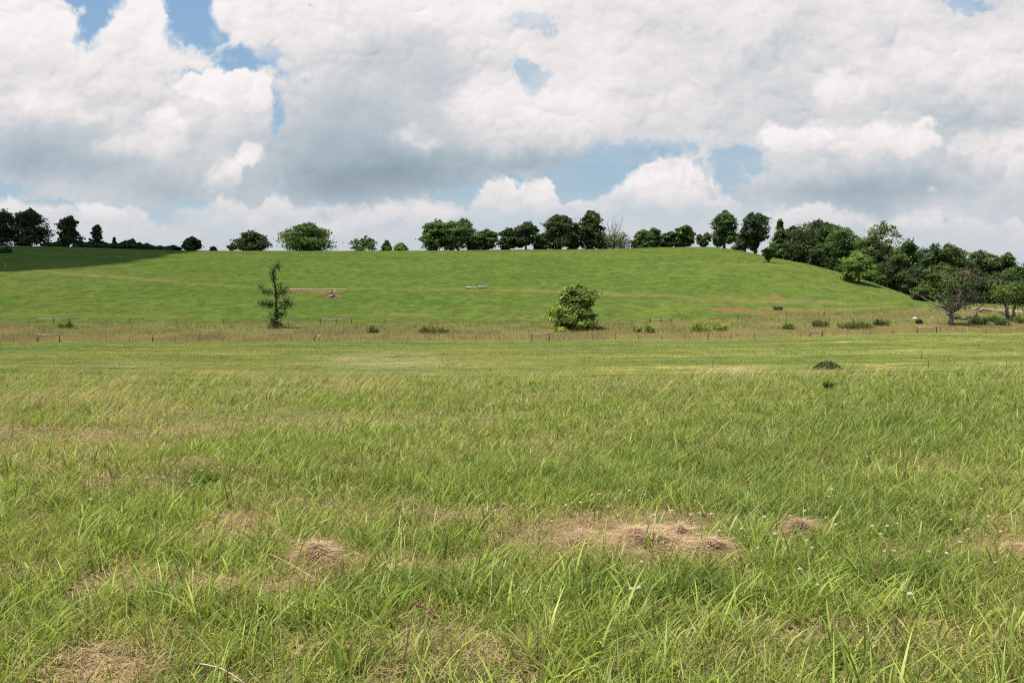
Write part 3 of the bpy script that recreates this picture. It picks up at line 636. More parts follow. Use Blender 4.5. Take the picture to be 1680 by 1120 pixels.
for a in [
 ('broad_tree', 'dark tree cut off by the left edge of the photo on the hill crest', 4, 52, 347, 'round', DK, dict(clear=.05)),
 ('broad_tree', 'wide dark round-headed tree second from the left on the hill crest', 49, 60, 344, 'dome', DK, dict(clear=.06, nlobe=14)),
 ('column_tree', 'narrow dark ragged tree standing above the hedge on the left crest', 114, 34, 356, 'tall', DK, dict(clear=.03, lean=.1)),
 ('slender_tree', 'thin airy young tree rising from the hedge on the left crest', 160, 21, 369, 'tall', DK, dict(clear=.05, airy=.6, lean=.3)),
 ('small_tree', 'tiny pointed tree sticking out of the hedge right of the airy young tree', 189, 9, 390, 'cone', DK, dict(clear=.1, nlobe=6)),
 ('small_tree', 'small dark round tree alone just right of the hedge end', 315, 26, 390, 'round', DK, dict(clear=.1)),
 ('bush', 'tiny dark bush on the bare crest between the lone small tree and the next group', 351, 10, 405, 'dome', DK, dict(clear=.0, nlobe=5)),
 ('small_tree', 'low greyish spreading tree touching the left side of a dark round tree', 381, 18, 399, 'spread', GY, dict(airy=.6, clear=.15, nlobe=7)),
 ('broad_tree', 'dark round tree with a lower right side beside the low greyish tree', 415, 52, 380, 'dome', DK, dict(clear=.05, nlobe=13, lean=-.1)),
 ('broad_tree', 'large dense dome-shaped tree standing alone with foliage down to the grass', 506, 70, 367, 'dome', MD, dict(clear=.0, nlobe=18, dens=1.2)),
 ('open_tree', 'small open-crowned tree with sky showing through alone on the crest', 599, 42, 388, 'dome', MD, dict(airy=.7, clear=.05, nlobe=9, lean=-.2)),
 ('small_tree', 'tiny dark pointed conifer-like tree left of a pale green small tree', 635, 17, 395, 'cone', MD, dict(clear=.02, nlobe=8)),
 ('small_tree', 'tiny pale yellow-green tree on the crest right of the pointed one', 658, 20, 399, 'dome', LT, dict(clear=.0, nlobe=7, airy=.4)),
 ('broad_tree', 'left one of two joined broad trees forming an arch over the crest', 716, 48, 364, 'round', MD, dict(clear=.10, nlobe=14)),
 ('broad_tree', 'right one of two joined broad trees forming an arch over the crest', 752, 50, 361, 'round', MD, dict(clear=.12, nlobe=14, dens=1.1)),
 ('small_tree', 'rounded mid-green tree just right of the two arching trees', 797, 36, 378, 'round', MD, dict(clear=.06)),
 ('small_tree', 'low mid-green tree filling the gap beside the two arching trees', 778, 22, 387, 'round', MD, dict(clear=.03, nlobe=8)),
 ('round_tree', 'dark tree joined to the left of a short-trunked round tree', 835, 27, 376, 'round', DK, dict(clear=.04)),
 ('round_tree', 'dark round tree with a short bare trunk visible against the sky', 863, 36, 366, 'round', DK, dict(clear=.2)),
 ('small_tree', 'lower green tree leaning out left of the big dark pair', 890, 26, 384, 'round', MD, dict(clear=.03)),
 ('tall_tree', 'big dark peaked tree in the middle of the crest', 919, 46, 353, 'round', DK, dict(clear=.08, nlobe=15)),
 ('tall_tree', 'dark tree a little lower at the right side of the big peaked one', 942, 24, 368, 'round', DK, dict(clear=.08)),
 ('tall_tree', 'tall dark upright tree left of the bare-topped tree', 970, 38, 346, 'tall', DK, dict(clear=.06, nlobe=15, dens=1.1)),
 ('small_tree', 'low dark undergrowth tree at the foot of the tall upright tree', 989, 16, 391, 'dome', DK, dict(clear=.0, nlobe=6)),
 ('round_tree', 'smooth dome-shaped green tree starting the group right of the gap', 1054, 36, 378, 'dome', MD, dict(clear=.0, nlobe=12)),
 ('round_tree', 'lighter green tree behind the smooth dome-shaped one', 1071, 26, 375, 'round', GY, dict(clear=.05, off=12)),
 ('small_tree', 'small dark tree between two rounder green trees right of the gap', 1097, 24, 381, 'round', DK, dict(clear=.05)),
 ('round_tree', 'mid-green round tree right of centre of the low group', 1123, 28, 371, 'round', MD, dict(clear=.0)),
 ('open_tree', 'low thin-leaved tree left of the tall tree at the hill shoulder', 1154, 30, 383, 'spread', GY, dict(clear=.1, airy=.55)),
 ('tall_tree', 'tall loose tree with bare stems below at the hill shoulder', 1187, 38, 347, 'tall', MD, dict(clear=.15, nlobe=14)),
 ('tall_tree', 'tall dark tree with a head bulging to the right at the hill shoulder', 1238, 44, 350, 'spread', DK, dict(clear=.15, nlobe=15, lean=.1)),
 ('bushy_tree', 'dense dark bush-like tree under the tree with the bulging head', 1221, 32, 370, 'cone', DK, dict(clear=.0, nlobe=11, off=1)),
 ]:
    make_tree(a[0], a[1], T if a[0] != 'bush' else 'bush', a[2], a[3], a[4], a[5], a[6], group=G1, **a[7])
for a in [
 ('wood_tree', 'pointed dark tree opening the wood at the top of the slope', 1278, 28, 361, 'cone', MD, dict(off=4)),
 ('wood_tree', 'dark narrow tree beside the pointed one at the top of the wood', 1300, 28, 372, 'round', DK, dict(off=8)),
 ('wood_tree', 'biggest dark round-headed tree in the upper part of the wood', 1335, 58, 363, 'round', DK, dict(off=9, nlobe=16)),
 ('wood_tree', 'mid-green tree right of the biggest round-headed tree of the wood', 1384, 44, 375, 'round', MD, dict(off=9, nlobe=13)),
 ('wood_tree', 'olive tree in the wood left of the pale feathery tree', 1421, 38, 385, 'round', MD, dict(off=10)),
 ('feathery_tree', 'tall pale feathery tree rising above the rest of the wood', 1449, 50, 365, 'spread', (.15, .195, .085), dict(off=14, airy=.35, nlobe=15)),
 ('wood_tree', 'bright-tipped tree just right of the pale feathery tree', 1486, 40, 396, 'round', MD, dict(off=12)),
 ('wood_tree', 'dark tree left of the last big rounded tree before the dip in the skyline', 1524, 42, 402, 'round', DK, dict(off=14)),
 ('wood_tree', 'big rounded tree before the dip in the skyline of the wood', 1557, 42, 402, 'round', MD, dict(off=14, nlobe=13)),
 ('wood_tree', 'rounded green tree just right of the dip in the skyline', 1606, 46, 413, 'round', MD, dict(off=16, nlobe=13)),
 ('wood_tree', 'narrow green tree second from the right edge of the wood', 1648, 32, 416, 'round', MD, dict(off=16)),
 ('wood_tree', 'low green tree cut off by the right edge of the photo', 1684, 40, 428, 'round', MD, dict(off=15)),
 ('wood_tree', 'middle-height dark tree filling the front of the wood below the feathery tree', 1465, 44, 425, 'round', DK, dict(off=5)),
 ('wood_tree', 'middle-height tree in front of the wood behind the upper limbs of the dead tree', 1540, 50, 432, 'round', MD, dict(off=6)),
 ('wood_tree', 'dark tree in the front of the wood right above the dead tree', 1590, 46, 440, 'round', DK, dict(off=7)),
 ('wood_tree', 'dark tree in the front of the wood behind the half-bare tree', 1640, 50, 446, 'round', DK, dict(off=7)),
 ('wood_tree', 'lower front tree of the wood under the olive tree', 1430, 36, 412, 'round', DK, dict(off=4)),
 ('wood_tree', 'lower front tree of the wood where the grass slope ends', 1500, 40, 440, 'round', DK, dict(off=5)),
 ('wood_tree', 'low front tree at the upper edge of the wood under the biggest tree', 1352, 40, 400, 'round', DK, dict(off=4)),
 ('wood_tree', 'low front tree at the upper edge of the wood below the pointed tree', 1305, 34, 395, 'round', DK, dict(off=3)),
 ('wood_tree', 'low tree in the front of the wood at the right edge of the photo', 1685, 44, 452, 'round', DK, dict(off=8)),
 ]:
    kw = dict(clear=.02, dens=1.0); kw.update(a[7])
    make_tree(a[0], a[1], T, a[2], a[3]*1.15, a[4], a[5], a[6], group=G2, **kw)
for k, px in enumerate(range(1292, 1700, 27)):
    tp = float(np.interp(px, [1278, 1335, 1384, 1449, 1486, 1560, 1600, 1690], [378, 378, 388, 398, 408, 416, 426, 440]))+rnd.uniform(-3, 6)
    make_tree('wood_tree', 'dark tree half hidden between the front trees of the wood', T, px, rnd.uniform(40, 54), tp, 'round', rnd.choice((DK, MD)), off=rnd.uniform(9, 20), clear=0, group='half-hidden trees of the wood')
# trees standing on the open slope before the wood
make_tree('slope_tree', 'small tree with its shadow alone on the slope just before the wood', T, 1261, 25, 404, 'spread', MD, base=430.5, clear=.22, nlobe=9)
make_tree('slope_tree', 'light green tree with a clear stem and shadow at the edge of the wood', T, 1408, 46, 416, 'round', LT, base=464.5, clear=.2, nlobe=13)
make_tree('slope_tree', 'low yellowish spreading tree right of the clear-stemmed light green tree', T, 1447, 44, 440, 'spread', LT, base=467, clear=.1, nlobe=11)
make_tree('slope_tree', 'small leafy tree at the lowest tip of the grass slope', T, 1514, 34, 468, 'round', MD, d=190, clear=.03, nlobe=10)
# hedge: separate bushes in a row along the left crest
for i, (px, w, top) in enumerate([(82, 16, 398), (96, 15, 397), (132, 18, 395), (147, 16, 397), (172, 16, 398), (184, 14, 400), (198, 15, 399), (207, 15, 396), (217, 17, 393), (229, 15, 399), (241, 14, 400), (252, 13, 404), (263, 15, 404), (274, 16, 405), (284, 17, 403)]):
    make_tree('hedge_bush', 'dark bush in the hedge row along the left end of the hill crest', 'bush', px, w*1.25, top, 'dome', DK, off=2.5, clear=0, nlobe=6, group='bushes of the crest hedge', trunk=False)
for (px, w, top, lab) in ((12, 11, 406, 'small dark bush, the rounder of two on the shaded grass at far left'), (4, 9, 408.5, 'small flat dark bush at the very left edge on the shaded grass')):
    make_tree('bush', lab, 'bush', px, w, top, 'dome', DK, base=415, clear=0, nlobe=6, trunk=False)
# big leafy bush-tree before the hill
make_tree('bushy_tree', 'round bushy green tree standing alone in the weeds before the hill', T, 943, 59, 470, 'round', (.17, .235, .048), base=539.5, clear=.02, nlobe=22, dens=1.1, leaf=.26)
# ------------------------------------------------------------------ half-bare trees drawn limb by limb
def limb_tree(name, label, px, base, limbs, twigs, clusters, bark, group=None, tint=MD, leaf=.2, spread=.5, d=None):
    if d is None: x, y, z = hit(px, base)
    else: x, y, z = spot(px, d)
    s = y/FPX; root = empty(name, (x, y, z)); tag(root, label, T, group)
    tb = MB(); base_py = HOR-(z-CAMZ)/s if d is None else base
    tips = []
    def loc(p, dy=0.0): return np.array([(p[0]-px)*s, dy, (base-p[1])*s])
    def twig(p, dr, L, r, lev):
        q = p.copy(); pts = [p]; dd = dr.copy()
        for k in range(3):
            dd = dd+rs.normal(0, .28, 3)+np.array([0, 0, .08]); dd /= np.linalg.norm(dd); q = q+dd*L/3; pts.append(q)
        tb.tube(pts, [r, r*.75, r*.5, r*.22], 4 if lev < 2 else 3, bark)
        tips.append(q)
        if lev > 0:
            for k in range(rs.randint(2, 5)):
                i = rs.randint(1, 4); nd = dd+rs.normal(0, .75, 3); nd /= np.linalg.norm(nd); twig(pts[i], nd, L*rs.uniform(.45, .7), r*.5, lev-1)
    for (pts, r0, r1) in limbs:
        dys = np.cumsum(rs.normal(0, .25*spread, len(pts))); dys[0] = 0
        P = np.array([loc(p, dy) for p, dy in zip(pts, dys)])
        # resample so limbs bend naturally
        t = np.linspace(0, 1, len(P)); tt = np.linspace(0, 1, len(P)*3); P = np.stack([np.interp(tt, t, P[:, k]) for k in range(3)], 1)
        P[1:-1] += rs.normal(0, .05*spread, P[1:-1].shape); rad = np.linspace(r0, r1, len(P)); rad[0] *= 1.15
        tb.tube(P, rad, 7, bark)
        n, L, lev = twigs
        for k in range(n):
            i = rs.randint(len(P)//3, len(P)); dr = P[min(i+1, len(P)-1)]-P[max(i-1, 0)]; dr = dr/np.linalg.norm(dr)+rs.normal(0, .6, 3); dr /= np.linalg.norm(dr)
            twig(P[i], dr, L*rs.uniform(.6, 1.3), max(rad[i]*.4, .012), lev)
    tb.build('trunk', M_bark, root, True)
    mb = MB()
    for (cx, cy, rx, rz, n, tn) in clusters:
        c = loc((cx, cy), rs.normal(0, .5*spread)); P = c+rs.normal(0, 1, (n, 3))*np.array([rx*s*.5, rx*s*.5, rz*s*.5])
        k = rs.randint(0, max(1, len(tips)), n)
        C = np.asarray(tn)*rs.uniform(.65, 1.35, (n, 1)); leaf_quads(mb, P, np.tile([0, -.2, .6], (n, 1)), leaf, C)
    if clusters: mb.build('crown', M_leaf, root)
    return root
RUST = (.14, .115, .08)
limb_tree('sparse_tree', 'thin ragged tree with a bare middle standing before the hill on the left', 453, 538,
  [([(453, 539), (453.5, 520), (454, 505), (454, 490), (452, 470), (449, 455), (450, 445), (456, 434)], .26, .05), ([(452, 470), (449, 452), (446, 440)], .1, .03), ([(454, 505), (446, 500), (437, 498), (428, 497)], .10, .03),
   ([(454, 510), (463, 500), (470, 496), (477, 497)], .10, .03), ([(453, 487), (444, 480), (434, 478), (426, 470)], .1, .03), ([(454, 487), (463, 481), (469, 474)], .09, .03), ([(454, 520), (461, 514), (466, 515)], .07, .03), ([(454, 512), (450, 520), (446, 526)], .06, .03)],
  (3, .9, 1), [(449, 446, 8, 16, 150, DK), (456, 437, 6, 10, 90, DK), (451, 460, 5, 12, 80, DK), (433, 498, 14, 7, 220, DK), (444, 500, 8, 6, 100, DK), (470, 496, 12, 9, 200, DK), (464, 504, 8, 7, 90, DK), (440, 479, 11, 6, 150, DK), (429, 473, 6, 7, 60, DK),
   (463, 480, 10, 8, 150, DK), (468, 474, 6, 5, 50, DK), (452, 528, 11, 16, 380, DK), (453, 516, 5, 12, 110, DK), (463, 516, 8, 7, 90, DK), (458, 469, 6, 6, 40, DK), (454, 490, 6, 14, 80, DK), (462, 534, 16, 4, 130, MD), (478, 500, 5, 5, 40, DK)], (.055, .048, .04), leaf=.17)
limb_tree('dead_tree', 'large spreading half-dead tree with bare crooked limbs leaning right', 1560, 533,
  [([(1560, 535), (1562, 524), (1566, 515), (1571, 507)], .40, .28), ([(1571, 507), (1573, 494), (1574, 478), (1575, 465), (1573, 456), (1569, 451)], .27, .05), ([(1567, 522), (1577, 522), (1586, 516), (1594, 510), (1602, 509), (1612, 512)], .26, .08),
   ([(1571, 507), (1575, 497), (1583, 489), (1593, 485), (1603, 478)], .25, .08), ([(1565, 513), (1557, 508), (1545, 503), (1532, 494), (1522, 487), (1514, 480)], .24, .05), ([(1563, 517), (1553, 517), (1546, 515), (1541, 517)], .2, .07), ([(1569, 508), (1562, 497), (1560, 480), (1563, 462)], .24, .05),
   ([(1568, 510), (1556, 505), (1546, 494), (1538, 480)], .18, .04), ([(1574, 478), (1583, 468), (1588, 455), (1592, 446)], .18, .04), ([(1575, 486), (1566, 474), (1556, 466), (1550, 455)], .14, .04), ([(1600, 509), (1612, 503), (1622, 497)], .12, .04), ([(1571, 505), (1578, 500), (1590, 500), (1602, 497), (1612, 490)], .16, .04)],
  (5, 2.1, 2), [(1566, 466, 22, 12, 190, (.12, .17, .045)), (1584, 470, 14, 10, 130, (.12, .17, .045)), (1558, 480, 16, 12, 130, MD), (1575, 448, 16, 9, 110, RUST), (1596, 452, 12, 9, 110, RUST), (1568, 458, 16, 6, 90, RUST), (1578, 492, 10, 8, 90, RUST), (1562, 502, 12, 8, 90, RUST), (1548, 490, 14, 9, 110, GY), (1584, 500, 16, 7, 80, RUST), (1552, 462, 10, 8, 90, MD), (1606, 466, 8, 8, 60, GY)], (.165, .135, .098), leaf=.20, spread=2.2)
limb_tree('dead_tree', 'smaller half-bare tree with two forked pale stems at the right edge', 1657, 525,
  [([(1657, 527), (1654, 518), (1652, 508), (1650, 498)], .38, .24), ([(1659, 526), (1661, 512), (1662, 500), (1664, 490)], .26, .12), ([(1650, 498), (1646, 486), (1640, 474), (1634, 464)], .2, .05), ([(1651, 500), (1655, 486), (1657, 474), (1655, 462)], .2, .05), ([(1654, 517), (1645, 515), (1638, 511)], .14, .05), ([(1664, 490), (1670, 480), (1676, 472)], .12, .04), ([(1662, 500), (1658, 490), (1660, 478)], .1, .03)],
  (5, 1.7, 2), [(1650, 478, 24, 14, 700, LT), (1666, 480, 20, 16, 650, MD), (1674, 496, 14, 14, 300, MD), (1640, 486, 14, 9, 170, MD), (1660, 470, 20, 7, 200, (.085, .13, .032)), (1676, 490, 10, 10, 140, MD), (1660, 523, 8, 5, 120, MD), (1652, 494, 12, 6, 80, GY)], (.20, .17, .14), leaf=.2, spread=1.8)
limb_tree('bare_topped_tree', 'grey tree with leafless upper twigs and a leafy lower half on the crest', 1007, 407,
  [([(1007, 409), (1007, 396), (1008, 384), (1009, 372), (1010, 358)], .34, .05), ([(1007, 392), (1000, 380), (998, 368), (997, 360)], .18, .04), ([(1008, 390), (1014, 378), (1018, 366), (1020, 358)], .18, .04), ([(1008, 384), (1004, 372), (1004, 358)], .14, .03), ([(1007, 396), (998, 390), (992, 384)], .14, .04), ([(1008, 396), (1018, 390), (1024, 382)], .14, .04)],
  (7, 2.6, 2), [(1000, 394, 17, 10, 520, GY), (1012, 395, 18, 12, 560, GY), (1022, 398, 12, 9, 320, GY), (1005, 402, 26, 6, 420, DK), (995, 400, 12, 9, 300, DK), (1021, 387, 11, 7, 160, GY), (1007, 384, 12, 9, 220, GY)], (.25, .22, .19), leaf=.34, spread=2.5, d=float(_col((1007-840)/FPX, tEd))+4)
# ------------------------------------------------------------------ shrubs in the rough strip
def make_shrub(name, label, px, w, top, base, tint):
    x, y, z = hit(px, base); s = y/FPX; W = w*s*.6; H = max(.5, (base-top)*s*1.02); root = empty(name, (x, y, z)); tag(root, label, 'sapling' if name == 'sapling' else 'shrub', 'shrubs in the rough strip')
    tb = MB(); mb = MB(); n = int(14+W*20)
    for k in range(n):
        r = math.sqrt(rs.rand()); a = rs.uniform(0, 6.28); bx, by = r*W*math.cos(a)*.75, r*W*math.sin(a)*.5
        h = H*(1-.55*r*r)*rs.uniform(.55, 1.12); tx, ty = bx*1.35+rs.normal(0, .1), by*1.35+rs.normal(0, .1)
        tb.tube([(bx*.12, by*.12, -.15), (bx*.55, by*.55, h*.18), ((bx+tx)/2, (by+ty)/2, h*.5), (tx, ty, h)], [.03, .018, .012, .004], 4, (.16, .15, .07))
        m = rs.randint(18, 42); q = rs.uniform(.12, 1.03, m); P = np.stack([bx+(tx-bx)*q, by+(ty-by)*q, h*q], 1)+rs.normal(0, 1, (m, 3))*np.array([.13, .13, .07])
        C = np.asarray(tint)*rs.uniform(.6, 1.35, (m, 1))*rs.uniform(.75, 1.2); leaf_quads(mb, P, np.tile([0, -.1, .7], (m, 1)), .10, C)
    tb.build('stem', M_bark, root); mb.build('foliage', M_leaf, root)
for (nm, lab, px, w, top, base, st, tn) in [
  ('shrub', 'yellow-green rounded shrub, the larger of two side by side right of centre', 1149, 30, 520, 543, 'dome', YG), ('shrub', 'yellow-green shrub with a dark foot, the smaller of two side by side', 1182, 20, 524, 542, 'dome', YG),
  ('sapling', 'bright green sapling right of the double brace at far left', 114, 9, 526, 538, 'round', (.10, .17, .03)), ('sapling', 'small green sapling just left of the bright sapling at far left', 101, 8, 530, 538, 'dome', LT),
  ('shrub', 'olive shrub left of the broad yellow-green clump in the strip', 613, 18, 534, 546, 'dome', MD), ('shrub', 'broad low yellow-green clump in the strip left of centre', 712, 44, 533, 546, 'dome', (.12, .16, .035)), 
  ('shrub', 'low shrub coloured dark as shade right of the round bushy tree', 975, 20, 532, 541, 'dome', DK), ('shrub', 'low yellowish shrub at the left foot of the round bushy tree', 918, 20, 536, 544, 'dome', YG),  # shrub right of the bushy tree: dark tint paints in the tree's shadow
  ('shrub', 'small yellow-green shrub left of a taller one right of the bushy tree', 1046, 16, 533, 545, 'dome', YG), ('shrub', 'yellowish shrub between the bushy tree and the paired shrubs', 1065, 16, 532, 546, 'dome', LT), ('shrub', 'green tuft-like shrub under the low dark feed trough', 1293, 16, 527, 540, 'dome', LT),
  ('shrub', 'dark green low shrub left of the broad bright clump on the right', 1345, 26, 522, 536, 'dome', MD), ('shrub', 'broad bright green clump left of the white stones', 1402, 50, 525, 539, 'dome', (.085, .14, .03)), ('shrub', 'dark weedy shrub between the bright clump and the white stones', 1446, 26, 521, 534, 'dome', MD),
  ('shrub', 'small dark shrub just right of the larger white stone', 1508, 10, 523, 531, 'dome', DK), ('shrub', 'bright green low shrub under the right limb of the dead tree', 1604, 30, 515, 531, 'dome', LT), ('shrub', 'green shrub between the two half-dead trees', 1630, 22, 514, 528, 'dome', LT),
  ('shrub', 'yellow-green weedy shrub right of the half-bare tree', 1674, 20, 514, 530, 'dome', LT), ('shrub', 'low grey-green shrub below the half-bare tree', 1645, 22, 522, 534, 'dome', GY), ]:
    make_shrub(nm, lab, px, w, top, base, tn)
# ------------------------------------------------------------------ fences
WD = (.17, .12, .085); RAIL = (.36, .31, .25); RUSTY = (.10, .065, .05)
def fence_line(name, label, pxs, depth_of, hgt, wood, nstrand):
    P = []
    for px in pxs:
        u = (px-840)/FPX; d = depth_of(px); P.append(np.array([u*d, d, float(ground_z(u*d, d))]))
    o = P[len(P)//2]; root = empty(name, tuple(o)); tag(root, label, 'fence')
    proto = {}
    for px, p in zip(pxs, P):
        wd = px in wood
        if wd not in proto:
            mb = MB()
            if wd: mb.tube([(0, 0, -.4), (0, 0, .5), (.01, 0, hgt*1.22)], [.085, .08, .07], 8, WD)
            else:
                mb.box((0, 0, hgt*.5-.2), (.028, .006, hgt*.5+.2), RUSTY); mb.box((0, .018, hgt*.5-.2), (.006, .018, hgt*.5+.2), RUSTY)
            q = mb.build('post', M_wood if wd else M_metal, root); proto[wd] = q
        else:
            q = proto[wd].copy(); col.objects.link(q); q.parent = root
        q.location = tuple(p-o); q.rotation_euler = (rnd.uniform(-.04, .04), rnd.uniform(-.04, .04), rnd.uniform(-.3, .3))
    for k in range(nstrand):
        zz = hgt*(.28+.64*k/max(1, nstrand-1)); mb = MB(); pts = []
        for a, b in zip(P[:-1], P[1:]):
            for t in (0, .5): pts.append(a*(1-t)+b*t-o+np.array([0, -.03, zz-.03*(t == .5)]))
        pts.append(P[-1]-o+np.array([0, -.03, zz])); mb.tube(pts, .0035, 4, RUSTY); mb.build('wire', M_metal, root)
    return root
d1 = lambda px: float(np.interp(px, _PX, tCd))+.4
d2 = lambda px: float(np.interp(px, _PX, tDd))-1.0
fence_line('wire_fence', 'low wire fence on thin steel posts along the far edge of the mown field', [x for x in range(-54, 1760, 38)]+[], d1, 1.0, {250, 516+0, 1162-0} & set(range(-54, 1760, 38)), 4)
fence_line('wire_fence', 'wire fence with scattered posts at the foot of the hill', [-20, 46, 130, 213, 290, 367, 445, 525, 577, 632, 690, 760, 830, 900, 975, 1066, 1120, 1211, 1230, 1290, 1343, 1352, 1400, 1445, 1478], d2, 1.1, {213, 367, 632, 1211, 1230, 1343, 1352}, 3)
def brace(label, px0, px1, dfn, hgt, rail_z, mid=False, tilt=0.0):
    A = []
    for px in (px0, px1):
        u = (px-840)/FPX; d = dfn(px)-.25; A.append(np.array([u*d, d, float(ground_z(u*d, d))]))
    o = (A[0]+A[1])/2; root = empty('fence_brace', tuple(o)); tag(root, label, 'fence brace', 'wooden braces of the two fences')
    ends = [A[0]-o, A[1]-o]; allp = ends+([np.zeros(3)] if mid else [])
    for p in allp:
        mb = MB(); mb.tube([p+np.array([0, 0, -.4]), p+np.array([0, 0, hgt*.5]), p+np.array([.01, 0, hgt])], [.085, .08, .075], 9, WD); mb.build('post', M_wood, root, True)
    v = ends[1]-ends[0]; v = v/np.linalg.norm(v)
    mb = MB(); mb.tube([ends[0]-v*.05+np.array([0, -.0, rail_z]), np.array([0, 0, rail_z-.02]), ends[1]+v*.05+np.array([0, -.0, rail_z+tilt])], [.075, .07, .075], 9, RAIL); mb.build('rail', M_wood, root, True)
    for a_, b_ in ((0, 1), (1, 0)):
        mb = MB(); mb.tube([ends[a_]+np.array([0, -.09, .15]), ends[b_]+np.array([0, -.09, rail_z])], .004, 4, RUSTY); mb.build('wire', M_metal, root)
brace('two-post wooden brace with a pale top rail at far left of the near fence', 62, 97.5, d1, 1.22, 1.02)
brace('two-post wooden brace of the near fence below the round bushy tree', 872.5, 901, d1, 1.20, 1.0)
brace('small grey wooden brace of the near fence left of the dead tree', 1329, 1349, d1, .95, .75, tilt=.1)
brace('wide low wooden brace with a long pale rail under the dead tree', 1505, 1536.5, d1, 1.0, .92)
brace('double wooden brace with a long pale rail at far left of the upper fence', 62, 114, d2, 1.15, .85, True)
brace('double wooden brace of the upper fence right of the thin ragged tree', 526, 577, d2, 1.25, .85, True)
brace('low wooden brace of the upper fence right of the round bushy tree', 1067, 1102, d2, 1.0, .6, True, tilt=-.12)
# thin stakes in the mown field
for (px, top, base, lab) in [(1512, 577, 588, 'thin stake standing in the mown field, farthest of the group near the brush pile'), (1523, 591, 603, 'dark thicker stake standing right of the brush pile'), (1556, 586, 592, 'short thin stake right of the dark thicker stake'), (1650, 592, 606, 'thin leaning stake in the reddish patch near the right edge'), (1169, 590, 606, 'thin dark stake rising behind the tan grass left of the brush pile'), (1675, 592, 600, 'short stake at the right edge beside the reddish patch')]:
    x, y, z = hit(px, base if base > 600 else base); y0 = y; h = (base-top)*y/FPX
    root = empty('stake', (x, y, z)); tag(root, lab, 'stake', 'stakes in the mown field')
    mb = MB(); mb.box((0, 0, h/2-.15), (.02, .005, h/2+.15), RUSTY); mb.box((0, .014, h/2-.15), (.005, .014, h/2+.15), RUSTY); mb.build('shaft', M_metal, root)
    mb = MB(); mb.box((.0, -.012, h*.8), (.03, .006, .02), (.22, .2, .18)); mb.build('clip', M_metal, root)
    root.rotation_euler = (0, rnd.uniform(-.06, .1), rnd.uniform(-.5, .5))
# ------------------------------------------------------------------ things lying on the hill
def along(p, q, lift=0.0):
    a, b = np.array(hit(*p)), np.array(hit(*q)); return a, b
def pole(name, label, cat, p, q, r, C):
    a, b = along(p, q); o = (a+b)/2; n = 14; pts = []
    for t in np.linspace(0, 1, n):
        w = a*(1-t)+b*t; w[2] = float(ground_z(w[0], w[1]))+r*1.2; pts.append(w-o)
    root = MB(); root.tube(pts, r, 8, C); tag(root.build(name, M_stone, None, True, tuple(o)), label, cat)
pole('pale_pole', 'long thin whitish pole lying across the hillside right of the ragged tree', 'pole', (475, 475.3), (571, 474.6), .06, (.52, .47, .35))
pole('pale_pole', 'long thin pale pole lying on the slope below the wood', 'pole', (1297, 494.2), (1387, 498), .06, (.42, .38, .25))
pole('pale_pole', 'short faint pale pole lying on the hillside at far left', 'pole', (144, 452.5), (161, 454), .06, (.42, .38, .25))
def log(label, p, q, r, C, endC):
    a, b = along(p, q); o = (a+b)/2; o[2] = float(ground_z(o[0], o[1])); v = b-a; L = np.linalg.norm(v[:2])
    root = empty('felled_log', tuple(o), math.atan2(v[1], v[0])); tag(root, label, 'log', 'logs lying on the hillside')
    m = MB(); xs = np.linspace(-L/2, L/2, 7); m.tube([(x, rs.normal(0, r*.12), r*.9+rs.normal(0, r*.1)) for x in xs], [r*k for k in (1.0, .95, .9, .92, .86, .8, .84)], 10, C); m.build('stem', M_stone, root, True)
    for s in (-1, 1):
        m = MB(); m.tube([(s*L/2, 0, r*.9), (s*(L/2+.02), 0, r*.9)], [r*.9, r*.88], 10, endC); m.build('cut_end', M_wood, root)
    m = MB(); m.tube([(L*.1, 0, r*1.5), (L*.13, -.1, r*3), (L*.17, -.2, r*3.8)], [r*.4, r*.25, r*.12], 6, C); m.build('branch_stub', M_bark, root)
log('long whitish log lying on the middle of the hillside', (765, 474), (782, 473.2), .25, (.46, .41, .34), (.40, .27, .17))
log('shorter brownish-ended log just right of the long whitish one', (785, 473.5), (800, 472.6), .30, (.42, .33, .27), (.30, .13, .07))
log('pale log on the bare soil at the left end of the long pole', (474, 476.5), (494, 477), .2, (.42, .33, .24), (.3, .2, .12))
def stone(name, label, px, base, w, h, C, cat='stone', group=None):
    x, y, z = hit(px, base); s = y/FPX; W, H = w*s/2, h*s
    th, ph = np.meshgrid(np.linspace(0, 2*math.pi, 22, endpoint=False), np.linspace(-.3, math.pi/2, 9))
    k = 1+.28*(fbm(np.cos(th)*1.3+px, np.sin(th)*1.3+ph*1.4, 4)-.5)*2
    V = np.stack([np.cos(th)*np.cos(ph)*W*k, np.sin(th)*np.cos(ph)*W*.8*k, np.sin(ph)*H*k], -1).reshape(-1, 3)
    F = [(r*22+c, r*22+(c+1) % 22, (r+1)*22+(c+1) % 22, (r+1)*22+c) for r in range(8) for c in range(22)]
    tag(build(name, V, [np.array(F)], M_stone, None, np.broadcast_to(np.array(C), (len(V), 3)), False, (x, y, z)), label, cat, group)
stone('stone', 'larger white stone in the weeds left of the dead tree', 1501, 523, 8, 2.6, (.6, .6, .57))
stone('stone', 'smaller white stone in the weeds close to the dead tree', 1530, 521.5, 4.5, 1.6, (.55, .55, .52))
stone('stone', 'pale grey lump beside the wooden post of the near fence', 523, 554, 5, 5, (.36, .36, .34))
